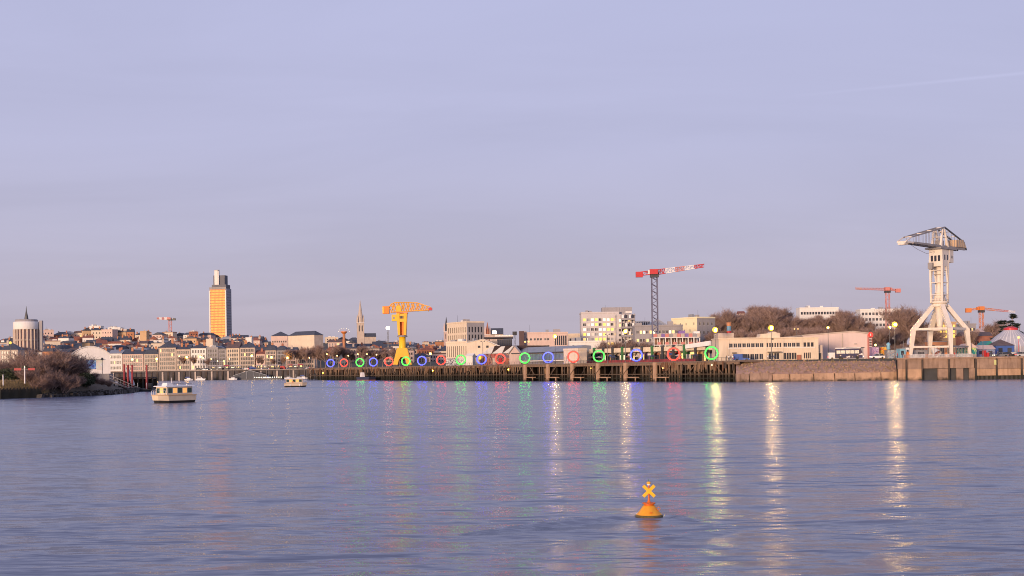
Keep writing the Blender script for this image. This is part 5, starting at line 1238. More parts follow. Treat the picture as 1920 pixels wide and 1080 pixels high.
# trees on the hill at right
rnd = random.Random(12)
TT = [(1450, 586), (1464, 590), (1338, 594), (1352, 583), (1368, 580), (1384, 590), (1398, 586), (1414, 574), (1428, 571), (1444, 572), (1458, 576), (1474, 582), (1486, 592), (1500, 598), (1516, 594), (1531, 590), (1546, 590), (1562, 590), (1578, 584), (1590, 580), (1604, 588), (1620, 606), (1640, 612), (1700, 576), (1714, 573), (1728, 590), (1690, 606), (1745, 610), (1660, 618), (1860, 600), (1878, 612), (1826, 618)]
for i, (x, y) in enumerate(TT):
    D = rnd.uniform(816, 890) if x < 1630 else rnd.uniform(560, 640)
    g = G(x, D, 0); zb = terrain(g.x, D) if D > 812 else QZ
    zb = max(zb, QZ); H = Zt(x, y, D) - zb
    tree(x, y, D, zb, f'bare brown tree on the slope behind the cream building, {ORD[i]} from the left' if x < 1650 else f'bare tree {["behind the left legs of the pale crane", "close left of the pale crane", "between tree and pale crane portal", "low between warehouse and pale crane", "behind the pale crane centre", "low behind the red pylon", "right of the orange crane mast", "left of the dark evergreens", "before the grey flats"][[1700, 1714, 1728, 1690, 1745, 1660, 1860, 1878, 1826].index(x)]}', group='bare trees on the slope', wide=1.2 if H < 26 else 1.0)
TS = ((1330, 604), (1345, 590), (1360, 582), (1385, 592), (1400, 584), (1412, 576), (1440, 571), (1470, 581), (1490, 592), (1520, 594), (1560, 590), (1590, 583), (1620, 592), (1650, 604))
for i in range(36):
    x = 1334 + i * 8.4 + rnd.uniform(-3, 3); y = lerp_tab(TS, x) + (rnd.uniform(3, 9) if i % 2 else rnd.uniform(12, 22)); D = rnd.uniform(815, 832)
    tree(x, y, D, terrain(G(x, D, 0).x, D) - .5, f'bare tree in the dense front row of the slope, {ORD[i]} from the left', group='front row of bare trees on the slope', wide=1.15)
for i in range(34):
    x = 1336 + i * 12 + rnd.uniform(-5, 5); D = rnd.uniform(500, 690)
    if 1690 < x < 1712 and i % 2: continue
    tree(x, 622 + rnd.uniform(-12, 8), D, QZ, f'lower bare tree in the belt behind the harbour buildings, {ORD[i]} from the left', group='lower bare trees behind the harbour buildings', wide=1.15)
for i in range(9):
    x = 1640 + i * 14; tree(x, 648 + rnd.uniform(-4, 4), 470, QZ, f'low bare shrub behind the painted huts, {ORD[i]} from the left', name='bare_shrub', group='shrubs behind the painted huts', wide=1.4, cat='shrub')
def conifer(x, yt, D, label, seed, wide):
    c = G(x, D, QZ); h = Zt(x, yt, D) - QZ; t = thing('cedar_tree', label, 'tree', c); r = random.Random(seed); tr = MB(); tr.tube((0, 0, -.3), (.4, 0, h * .97), .45, .08, 7, False); lf = MB()
    for i in range(26):
        z = h * (.25 + .73 * r.random()); f = (1 - z / h); a = r.uniform(0, 6.28); ln = (1.0 + wide * f ** .7 * r.uniform(.5, 1.2)); tip = Vector((math.cos(a) * ln, math.sin(a) * ln, z + ln * .06)); b = Vector((.3 * z / h, 0, z))
        tr.tube(b, tip, .09, .03, 4, False)
        for _ in range(190):
            q = b.lerp(tip, .3 + .75 * r.random()) + Vector((r.gauss(0, .4), r.gauss(0, .4), r.gauss(0, .16))); d = Vector((r.uniform(-1, 1), r.uniform(-1, 1), r.uniform(-.3, .5))) * .6; s = Vector((r.uniform(-1, 1), r.uniform(-1, 1), r.uniform(-.4, .4))) * .24
            lf.add((q - s, q + s, q + d), ((0, 1, 2),))
    tr.build('trunk', M['bark'], t); lf.build('crown', M['leafdark'], t)
conifer(1880, 601, 500, 'broad dark cedar left of the tall cedar behind the dome tent', 3, 4.6)
conifer(1897, 587, 505, 'tall dark layered cedar behind the dome tent', 4, 3.6)
conifer(1911, 606, 500, 'dark cedar at the right picture edge behind the dome tent', 5, 4.5)

# quay street lamps on the island
for x, y, D, lab, st, bl, r in (
    (1040.5, 631, 492, 'tall sodium lamp shining before the pinkish long block', 'single', 'sodiumbig', .85), (988, 641, 500, 'slim quay lamp before the grey gabled shed front', 'double', 'lit', .4), (905, 640, 552, 'slim unlit lamp before the gabled hall', 'double', 'ivorydark', .3),
    (1172.5, 622, 470, 'tall sodium lamp shining before the balcony frame', 'single', 'sodiumbig', .85), (1139, 627, 480, 'slim unlit lamp before the chequered flats', 'double', 'ivorydark', .3), (1341, 619, 410, 'tall sodium lamp shining at the left end of the cream building', 'single', 'sodiumbig', .95),
    (1446, 615.5, 408, 'tall sodium lamp shining before the pediment of the cream building', 'single', 'sodiumbig', .95), (1552.5, 614.5, 430, 'sodium lamp above the left side of the pink warehouse', 'single', 'sodium', .42), (1493, 617, 520, 'small lamp behind the cream building roof', 'double', 'lit', .3),
    (1677.5, 609, 405, 'brightest sodium lamp left of the pale crane', 'single', 'sodiumbig', .95), (1668, 614, 470, 'second sodium lamp close left of the brightest one', 'single', 'sodiumbig', .5), (1641.5, 647, 430, 'low sodium lamp above the purple hut', 'single', 'sodium', .35),
    (1910, 633, 395, 'orange lamp on a red pole at the right edge', 'single', 'lit', .45), (1694, 640, 430, 'slim unlit mast above the light blue container', 'single', 'ivorydark', .15), (1843, 640, 388, 'slim dark mast right of the pale crane', 'single', 'ivorydark', .15)):
    lamp(x, y, D, QZ, lab, st, bl, r, 'quay lamps on the island', polem='red' if x == 1910 else 'pole')
# ------------------------------------------------------------------ vehicles and people
def car_mesh(L=4.3, W=1.75, H=1.48, van=False):
    mb = MB(); h = L / 2
    low = [(-h, .35), (-h + .1, .22), (h - .1, .22), (h, .38), (h - .05, .72), (h * .55, .86), (-h + .05, .92)]
    mb.cur = 0; mb.prism(low, -W / 2, W / 2)
    cab = [(-h + .12, .92), (h * .50, .86), (h * .18, H), (-h * .62, H), (-h + .2, 1.05)] if not van else [(-h + .05, .92), (h * .72, .86), (h * .5, H), (-h + .05, H)]
    k = .12; n = len(cab); b = len(mb.v)
    vs = [(x, -W / 2 + (k if z > 1.1 else .01), z) for x, z in cab] + [(x, W / 2 - (k if z > 1.1 else .01), z) for x, z in cab]
    mb.cur = 1; mb.add(vs, [tuple(range(n)), tuple(range(2 * n - 1, n - 1, -1))] + [(i, i + n, (i + 1) % n + n, (i + 1) % n) for i in range(n)])
    mb.cur = 0; mb.box(-h * .6, h * .16, -W / 2 + .1, W / 2 - .1, H - .05, H + .02)
    for x in (-h * .15,): mb.box(x - .05, x + .05, -W / 2 - .003, W / 2 + .003, .8, H - .06)
    if van: mb.box(-h + .04, h * .1, -W / 2 - .01, W / 2 + .01, .8, H + .03)
    mb.cur = 2
    for x in (-h * .62, h * .62): mb.tube((x, -W / 2 - .02, .32), (x, W / 2 + .02, .32), .32, .32, 10)
    mb.cur = 3
    for y in (-W / 2 + .3, W / 2 - .3): mb.box(h - .06, h + .02, y - .18, y + .18, .55, .7)
    mb.cur = 4
    for y in (-W / 2 + .25, W / 2 - .25): mb.box(-h - .02, -h + .06, y - .15, y + .15, .68, .85)
    return mb
def split_car(mb, van):
    """split into parts: body, cabin_glass, wheel x4, headlight, tail_light"""
    out = []
    for nm, idx in (('body', 0), ('cabin_glass', 1), ('wheels', 2), ('headlights', 3), ('tail_lights', 4)):
        k = MB(); k.v = mb.v; k.f = [f for f, m in zip(mb.f, mb.m) if m == idx]; k.m = [0] * len(k.f)
        used = sorted({i for f in k.f for i in f}); mp = {o: n for n, o in enumerate(used)}; k.v = [mb.v[i] for i in used]; k.f = [tuple(mp[i] for i in f) for f in k.f]; out.append((nm, k))
    return out
PAINT = {'white': M['whitep'], 'silver': mat('silver_paint', (.45, .45, .46), .35, .05), 'black': mat('black_paint', (.03, .03, .032), .3, .05), 'red': M['red'], 'blue': M['blue'], 'grey': mat('grey_paint', (.16, .16, .17), .35, .05)}
CARP = {}
WHEEL = MB().tube((0, -.12, 0), (0, .12, 0), .32, .32, 12).mesh('wheel', M['tyre']); LAMPF = MB().box(-.04, .04, -.18, .18, -.08, .08).mesh('headlight', M['headl']); LAMPR = MB().box(-.04, .04, -.15, .15, -.09, .09).mesh('tail_light', M['taill'])
for van in (False, True):
    parts = split_car(car_mesh(5.0, 1.9, 2.1, True) if van else car_mesh(), van)
    for pn, pm in PAINT.items():
        CARP[van, pn] = [(nm, k.mesh(nm, pm if nm == 'body' else M['glass'] if nm == 'cabin_glass' else M['tyre'] if nm == 'wheels' else M['headl'] if nm == 'headlights' else M['taill'])) for nm, k in parts]
def car(x, D, zb, rz, paint, label, van=False, group=None, y=None):
    p = G(x, D, zb)
    o = thing('van' if van else 'parked_car', label, 'van' if van else 'car', p, rz, group)
    L, W = (5.0, 1.9) if van else (4.3, 1.75); h = L / 2
    for nm, me in CARP[van, paint]:
        if nm in ('body', 'cabin_glass'): put(nm, me, o)
    for s in (-1, 1):
        for x_ in (-h * .62, h * .62): put('wheel', WHEEL, o, (x_, s * (W / 2 - .1), .32))
        put('headlight', LAMPF, o, (h - .02, s * (W / 2 - .3), .62)); put('tail_light', LAMPR, o, (-h + .02, s * (W / 2 - .25), .76))
    return o
car(1645, 396, QZ, math.pi, 'white', 'white car parked on the quay below the purple graffiti hut')
car(1390, 411, QZ, 0, 'blue', 'bright blue van parked before the left end of the cream building', True)
car(1568, 404, QZ, 0, 'white', 'white van parked directly behind the coach', True)
car(1876, 392, QZ, math.pi, 'grey', 'grey car parked before the blue pavilion', False); car(1890, 393, QZ, 0, 'black', 'black car parked before the blue pavilion right of the grey one'); car(1918, 390, QZ, 0, 'silver', 'silver car cut by the right picture edge')
rnd = random.Random(77); cols_ = list(PAINT)
for i in range(22):
    x = 372 + i * 9.6 + rnd.uniform(-2, 2); pn = rnd.choice(cols_)
    car(x, 822 + rnd.uniform(-3, 6), 6.22, rnd.choice((0, math.pi)), pn, f'{pn} car on the far quay road, {ORD[i]} from the left of the traffic row', i % 6 == 4, 'cars on the far quay road')
def coach():
    c = G(1592, 402, QZ); t = thing('coach', 'dark coach with white swirls and white front parked before the warehouse', 'coach', c, math.radians(-18)); L, W, H = 8.4, 2.5, 3.35
    MB().prism([(-L / 2, .4), (L / 2, .4), (L / 2, 1.6), (L / 2 - .55, H), (-L / 2 + .2, H), (-L / 2, H - .3)], -W / 2, W / 2).build('body', graffiti('coach_livery', [(.03, .03, .09), (.05, .04, .06), (.035, .035, .1), (.08, .04, .03), (.62, .58, .55)], .55, 2), t)
    MB().box(-L / 2 + .1, L / 2 - .6, -W / 2 + .1, W / 2 - .1, H + .01, H + .25).build('roof', M['whitep'], t)
    MB().prism([(L / 2 + .02, 1.5), (L / 2 + .06, 1.5), (L / 2 - .47, H - .15), (L / 2 - .52, H - .15)], -W / 2 + .1, W / 2 - .1).build('windscreen', M['glass'], t)
    MB().box(L / 2 + .005, L / 2 + .1, -W / 2, W / 2, .4, 1.45).build('front_bumper', M['whitep'], t)
    for x in (-L * .32, L * .3):
        for s in (-1, 1): MB().tube((x, s * (W / 2 - .2), .48), (x, s * (W / 2 + .02), .48), .48, .48, 14).build('wheel', M['tyre'], t)
    for i in range(5): MB().box(-L / 2 + .5 + i * 1.4, -L / 2 + 1.7 + i * 1.4, -W / 2 - .02, -W / 2 - .004, 1.75, 2.75).build('side_window', M['glass'], t)
    for s in (-.8, .8): MB().box(L / 2 + .1, L / 2 + .14, s - .22, s + .22, .7, .95).build('headlight', M['headl'], t)
coach()
# people: one continuous skinned body per pose, coloured by height
def body_mesh(walk):
    s = .38 if walk else .10
    J = [((0, 0, .95), .15), ((0, 0, 1.2), .16), ((0, 0, 1.42), .15), ((0, 0, 1.53), .06), ((.01, 0, 1.66), .10), ((.01, 0, 1.75), .07),
         ((0, .19, 1.42), .075), ((-s * .3, .24, 1.15), .055), ((s * .2, .22, .9), .04), ((0, -.19, 1.42), .075), ((s * .3, -.24, 1.15), .055), ((s * .7, -.22, .92), .04),
         ((0, .09, .90), .11), ((s * .6, .1, .5), .075), ((s * .7, .1, .08), .05), ((s * .7 + .16, .1, .04), .04), ((0, -.09, .90), .11), ((-s * .4, -.1, .5), .075), ((-s * .95, -.1, .09), .05), ((-s * .95 + .15, -.1, .04), .04)]
    E = [(0, 1), (1, 2), (2, 3), (3, 4), (4, 5), (2, 6), (6, 7), (7, 8), (2, 9), (9, 10), (10, 11), (0, 12), (12, 13), (13, 14), (14, 15), (0, 16), (16, 17), (17, 18), (18, 19)]
    me = bpy.data.meshes.new('body_skeleton'); me.from_pydata([j[0] for j in J], E, []); o = bpy.data.objects.new('body_tmp', me); COL.objects.link(o)
    m = o.modifiers.new('skin', 'SKIN')
    for i, v in enumerate(me.skin_vertices[0].data): v.radius = (J[i][1], J[i][1]); v.use_root = i == 0
    o.modifiers.new('sub', 'SUBSURF').levels = 1
    dg = bpy.context.evaluated_depsgraph_get(); r = bpy.data.meshes.new_from_object(o.evaluated_get(dg)); bpy.data.objects.remove(o); return r
BODY = [body_mesh(True), body_mesh(False)]
skin = mat('skin', (.42, .26, .19), .6); hair = mat('dark_hair', (.03, .022, .018), .7)
def person(p, rz, jacket, trousers, label, pose=0, k=1.0):
    me = BODY[pose].copy(); me.name = 'person'; me.materials.clear()
    for m in (jacket, trousers, skin, hair): me.materials.append(m)
    for f in me.polygons:
        c = f.center; f.use_smooth = True
        f.material_index = 1 if c.z < .93 and abs(c.y) < .19 else 3 if (c.z > 1.70 or (c.z > 1.6 and c.x < -.02)) else 2 if c.z > 1.52 or (c.z < .98 and abs(c.y) >= .19) else 0
    o = put('person', me, None, p, rz); o.scale = (k, k, k); return tag(o, label, 'person', 'people on the quay')
black, wht, rd, nv = M['navy'], M['whitep'], M['red'], M['navy']
jeans = mat('denim', (.06, .08, .14), .8); greyc = mat('grey_cloth', (.2, .2, .21), .9)
for i, (x, D, jk, tr, lab, ps) in enumerate((
    (1362, 407, black, black, 'person in dark clothes standing left of the cream building windows', 1), (1366.5, 408, wht, jeans, 'person in white jacket walking before the left of the cream building', 0), (1370.5, 406, black, greyc, 'person in black coat walking right of the white jacket', 0), (1374, 409, wht, jeans, 'person in white top beside the bright blue van', 1),
    (1440, 406, wht, black, 'person in white top at the cream building entrance', 1), (1447, 408, black, jeans, 'person in dark jacket in the cream building entrance', 0), (1452, 407, jeans, black, 'person in blue jacket right of the entrance lamp', 1), (1683, 394, rd, black, 'person in red coat near the light blue container', 1),
    (1692, 392, black, jeans, 'person in dark coat near the left crane foot', 0), (1761, 389, wht, jeans, 'person in white walking between the crane legs', 0), (1768, 391, nv, black, 'person in navy jacket between the crane legs', 1), (1790, 389, rd, jeans, 'person in red jacket right of the front crane leg', 0), (1800, 391, greyc, black, 'person in grey jacket near the right crane foot', 1), (1871, 389, black, jeans, 'person in dark jacket right of the red box', 0), (1858, 390, jeans, greyc, 'person in blue jacket beside the red box', 1))):
    person(G(x, D, QZ), i * 1.3, jk, tr, lab, ps)
# bicycles / barriers under the crane: crowd barriers
bar = MB()
for i in range(11): bar.box(-1.0 + i * .2, -.97 + i * .2, -.015, .015, .15, 1.05)
bar.box(-1.05, 1.05, -.02, .02, 1.05, 1.1); bar.box(-1.05, 1.05, -.02, .02, .12, .16); bar.box(-.9, -.84, -.3, .3, 0, .06); bar.box(.84, .9, -.3, .3, 0, .06)
bar_me = bar.mesh('crowd_barrier', M['whitep']); bar_or = bar.mesh('crowd_barrier', M['orangep'])
for i in range(26):
    x = 1700 + i * 4.6 + (3 if i > 12 else 0); o = put('crowd_barrier', bar_or if i % 9 == 0 else bar_me, None, G(x, 383 + 1.5 * math.sin(i), QZ + .005), .15 * math.sin(i * 2.1))
    tag(o, f'{"orange" if i % 9 == 0 else "white"} crowd barrier under the pale crane, {ORD[i]} from the left', 'barrier', 'crowd barriers under the pale crane')
tag(MB().box(-.35, .35, -.35, .35, 0, 1.7).frus(0, 0, 1.7, 2.0, .4, .4, .1, .1).build('orange_bollard', M['orangep'], loc=G(1702, 386, QZ)), 'orange cabinet by the left foot of the pale crane', 'cabinet')
tag(MB().box(-.3, .3, -.3, .3, 0, 1.4).frus(0, 0, 1.4, 1.6, .35, .35, .12, .12).build('orange_bollard', M['orangep'], loc=G(1774, 386, QZ)), 'orange cabinet by the front foot of the pale crane', 'cabinet')

# ------------------------------------------------------------------ left bank
sp = MB(); nx, ny = 70, 16; pv = []
def shore(px):                                   # distance of the water line along the left bank
    return lerp_tab(((-400, 262), (0, 270), (95, 281), (150, 290), (200, 300), (240, 322), (262, 350)), px)
def bankz(px, D):
    D0 = shore(px); q = (max(0, D - D0) / (430 - D0 if px < 225 else 60)) ** (1 / 1.5)
    return -.6 + (4.4 if px < 150 else max(.9, 4.4 - 3.4 * (px - 150) / 90)) * min(1, q * 6.5) ** .7
for i in range(nx + 1):
    px = -420 + 690 * i / nx; D0 = shore(px)
    for j in range(ny + 1):
        q = j / ny; D = D0 + q ** 1.5 * (430 - D0 if px < 225 else 60); z = bankz(px, D)
        p = G(px, D, 0); z += .35 * noise.noise(Vector((p.x * .2, D * .2, 1))); pv.append((p.x, p.y, z))
sp.add(pv, [(i * (ny + 1) + j, (i + 1) * (ny + 1) + j, (i + 1) * (ny + 1) + j + 1, i * (ny + 1) + j + 1) for i in range(nx) for j in range(ny)])
sp.build('left_bank_ground', mat('bank_mud', (.075, .058, .042), .95, .4, .4, bump=.8), kind='structure')
pil = thing('sheet_piling', 'row of dark wooden piles edging the left bank', 'piling', (G(-60, 266, 0).x, 266, 0))
pm_ = [MB().tube((0, 0, -1), (.03, 0, 1.9 + .2 * k), .17, .16, 6).mesh('pile', M['timber' if k == 1 else 'timberdark']) for k in range(3)]
for i in range(66):
    px = -60 + i * 2.1; D = shore(px) - .4; put('pile', pm_[i % 3], pil, G(px, D, 0) - pil.location)
gb = MB()
for i in range(3600):
    px = random.uniform(-40, 90); D = shore(px) + random.uniform(.3, 7); tuft(gb, G(px, D, bankz(px, D)), .95, 5, .4, .05)
tag(gb.build('dry_grass', M['grassdry'], kind='stuff'), 'dry straw coloured grass above the piles on the left bank', 'grass')
rb = MB()
for i in range(320):
    px = random.uniform(70, 262); D = shore(px) + random.uniform(-.8, 2.5); r = random.uniform(.2, .65); p = G(px, D, .25 + max(0, D - shore(px)) * .25)
    rb.hexa([(p.x + r * a * random.uniform(.6, 1.3), p.y + r * b * random.uniform(.6, 1.2), p.z + r * c * random.uniform(.4, .9)) for a, b, c in ((-1, -1, -1), (1, -1, -1), (1, 1, -1), (-1, 1, -1), (-1, -1, 1), (1, -1, 1), (1, 1, 1), (-1, 1, 1))])
tag(rb.build('shore_rocks', mat('dark_wet_rock', (.045, .038, .035), .7, .35, .8), kind='stuff'), 'dark wet rocks along the waterline of the left bank', 'rocks')
rnd = random.Random(31)
SH = [(72, 672, 288), (88, 664, 292), (102, 656, 296), (116, 657, 300), (130, 660, 302), (143, 676, 304), (156, 688, 305), (168, 697, 306), (180, 706, 308), (192, 708, 312), (60, 690, 282), (96, 692, 284), (118, 698, 286), (142, 702, 292), (205, 712, 316), (40, 668, 330), (20, 672, 335), (56, 655, 340), (0, 676, 330), (84, 700, 281), (160, 708, 297), (-20, 680, 330)]
for i, (x, y, D) in enumerate(SH):
    zb = bankz(x, D) - .2
    tree(x, y, D, zb, f'tangled bare bramble shrub on the left bank, {ORD[i]} of the thicket', name='bare_shrub', group='bare shrubs of the left bank thicket', wide=1.25, cat='shrub')
lf = MB()
for cx, cy, D, n, rx, rz_ in ((161, 712, 296, 2600, 2.2, 1.6), (20, 703, 292, 2600, 4.2, 1.5), (50, 700, 296, 1800, 3, 1.7), (120, 716, 288, 900, 1.6, 1.0)):
    c = P(cx, cy, D); lf = MB()
    for _ in range(n):
        a, b, k = random.uniform(0, 6.28), math.acos(random.uniform(-1, 1)), random.random() ** .4
        q = c + Vector((math.cos(a) * math.sin(b) * rx * k, math.sin(a) * math.sin(b) * rx * k * .8, math.cos(b) * rz_ * k)); s = Vector((random.uniform(-1, 1), random.uniform(-1, 1), random.uniform(-1, 1))) * .16; d = Vector((random.uniform(-1, 1), random.uniform(-1, 1), random.uniform(-1, 1))) * .2
        lf.add((q - s, q + d, q + s, q - d), ((0, 1, 2, 3),))
    st = MB()
    for _ in range(14): st.tube((c.x + random.uniform(-.5, .5), c.y + random.uniform(-.5, .5), .6), c + Vector((random.uniform(-1, 1) * rx * .7, random.uniform(-1, 1), random.uniform(-.5, .8) * rz_)), .06, .02, 4, False)
    t = thing('dark_ivy_bush', f'dark leafy bush on the left bank {dict(((161, "at the right end of the thicket"), (20, "at the left picture edge behind the grass"), (50, "behind the white sign post"), (120, "low at the foot of the thicket")))[cx]}', 'bush', (0, 0, 0)); lf.build('crown', M['leafolive'], t); st.build('stems', M['bark'], t)
# marker posts and red boards
def post(x, yt, yb, D, label, board=False):
    a, b = P(x, yb, D), P(x, yt, D); t = thing('river_marker', label, 'sign post', a); h = b.z - a.z
    MB().tube((0, 0, 0), (0, 0, h), .13, .12, 8).build('post', M['whitep'], t)
    if board:
        for s in (-1, 1): MB().box(s * 1.5 - .75, s * 1.5 + .75, -.12, -.05, h - .5, h - .02).build('red_board', mat('dull_red_board', (.34, .03, .035), .6, .15), t)
        MB().box(-2.3, 2.3, -.05, .05, h - .4, h - .3).build('cross_arm', M['dark'], t); MB().tube((0, 0, h), (0, 0, h + .5), .15, .02, 6).build('finial', M['litw'], t)
    else: MB().lathe(((.16, h), (.16, h + .15), (.03, h + .3)), 6).build('cap', M['ivorydark'], t)
post(46.5, 690, 719, 277, 'white post carrying two red boards on the left bank', True)
post(6, 704, 724, 274, 'short white post at the left picture edge')
lamp(19.5, 643, 420, 4, 'yellow lit street lamp on a tall pole at far left', 'single', 'lity', .5, None)
# white shed with blue mural
def mural():
    D = 560; A = G(133, D, 3); k = D / F; X = lambda x: (x - 133) * k; Z = lambda y: Zt(180, y, D) - 3; w = X(204); t = thing('mural_shed', 'white curved-roof shed with a blue mural and a dark lamp before it', 'shed', A, math.radians(17.5))
    arc = [(w * i / 12, Z(672) + (Z(650) - Z(672)) * math.sin(math.pi * (.08 + .84 * i / 12)) ** .8) for i in range(13)]
    MB().prism([(0, 0)] + [(w, 0)] + arc[::-1], 0, 25).build('wall', M['white'], t)
    rf = MB()
    for (xa, za), (xb, zb) in zip(arc, arc[1:]): rf.hexa(((xa, -.4, za + .03), (xb, -.4, zb + .03), (xb, 25.3, zb + .03), (xa, 25.3, za + .03), (xa, -.4, za + .4), (xb, -.4, zb + .4), (xb, 25.3, zb + .4), (xa, 25.3, za + .4)))
    rf.build('roof', M['whiteroof'], t)
    MB().box(X(160), X(178), -.12, -.01, Z(692), Z(675)).build('mural', graffiti('blue_mural', [(.04, .07, .28), (.10, .22, .5), (.25, .42, .62), (.05, .1, .35), (.12, .1, .4)], .35), t)
    MB().box(X(179), X(190), -.1, -.01, Z(694), Z(675.5)).build('pale_panel', graffiti('pale_mural', [(.5, .5, .5), (.6, .6, .62), (.55, .6, .5), (.62, .55, .5)], .4), t)
    MB().box(X(158), X(192), -.8, -.14, Z(674.6), Z(673.8)).build('canopy', M['dark'], t)
mural()
lamp(191.5, 673, 420, 2, 'dark unlit globe lamp before the mural shed', 'globe', 'dark', .45, None)
# gangway and red pylons of the landing stage
def stage():
    D = 350; t = thing('landing_stage', 'landing stage with white railed ramp and red guide piles left of the ferry', 'pontoon', P(262, 735, D) * Vector((1, 1, 0)) if False else G(262, D, 0)); o = t.location
    Q = lambda x, y, d=D: P(x, y, d) - o
    for x, yt in ((233, 683), (240, 684), (248, 684), (275, 684)): MB().tube(Q(x, 736) * 1.0, Q(x, yt), .27, .27, 10).build('guide_pile', mat('dark_red_pile', (.26, .022, .03), .6, .2), t)
    for dy, r in ((0, .10), (6, .07), (-.1 + 11, .10)):
        for d in (D - 1.2, D + 1.2): MB().tube(Q(205, 703 + dy, d), Q(262, 728 + dy * .6, d), r, r, 5).build('ramp_rail', M['ivorydark'], t)
    b = MB()
    for i in range(12):
        f = i / 11; b.tube(Q(205 + 57 * f, 703 + 25 * f, D - 1.2), Q(205 + 57 * f, 714 + 20.6 * f, D - 1.2), .05, .05, 4)
    b.build('ramp_posts', M['ivorydark'], t, kind='stuff')
    MB().beam(Q(205, 714.5), Q(262, 735), 2.2, .25).build('ramp_deck', M['ivorydark'], t)
    MB().beam(Q(238, 690, D + 3), Q(250, 722, D + 3), 2.6, .3).build('inclined_bridge', mat('grey_gangway', (.45, .45, .47), .6), t)
    MB().box(-3, 3.6, -2, 2.4, -.3, .75).build('pontoon_deck', M['dark'], t)
    MB().box(-3.2, 3.8, -2.2, -2.01, .1, .5).build('pontoon_fender', M['tyre'], t)
    MB().tube((2.9, -1.8, 1.4), (3.9, -1.8, 1.4), .85, .85, 12).build('tyre_fender', M['tyre'], t)
    for x in (-2.4, 0, 2.4): MB().tube((x, -1.8, .75), (x, -1.8, 2.4), .06, .06, 5).build('bollard_post', M['whitep'], t)
    MB().box(-14, -9, 2, 6, 2.0, 5.0).build('ticket_hut', M['ivorydark'], t)
    MB().box(-13.6, -12.2, 1.9, 1.99, 2.6, 4.4).build('hut_window', M['blue'], t)
stage()

# ------------------------------------------------------------------ boats
M['ferrylit'] = emit('ferry_cabin_light', (1.0, .42, .12), .38)
def jetty():
    D = 372; o = G(214, D, 0); t = thing('timber_jetty', 'dark timber jetty behind the red guide piles and ramp', 'jetty', o); w = G(286, D, 0).x - o.x
    MB().box(0, w, 0, 5, 3.5, 3.9).build('deck', M['timberdark'], t)
    for i in range(9):
        for y in (.2, 4.5): MB().tube((i * w / 8, y, -1), (i * w / 8, y, 3.5), .2, .2, 6).build('pile', M['timberdark'], t)
    for i in range(8): MB().box(i * w / 8 + .1, (i + 1) * w / 8 - .1, 4.6, 4.8, .3, 3.4).build('timber_panel', M['timberdark'], t)
    for i in range(0, 9, 2): MB().tube((i * w / 8, .2, 3.9), (i * w / 8, .2, 5.0), .05, .05, 5).build('rail_post', M['dark'], t)
    MB().tube((0, .2, 5.0), (w, .2, 5.0), .05, .05, 5).build('handrail', M['dark'], t)
jetty()
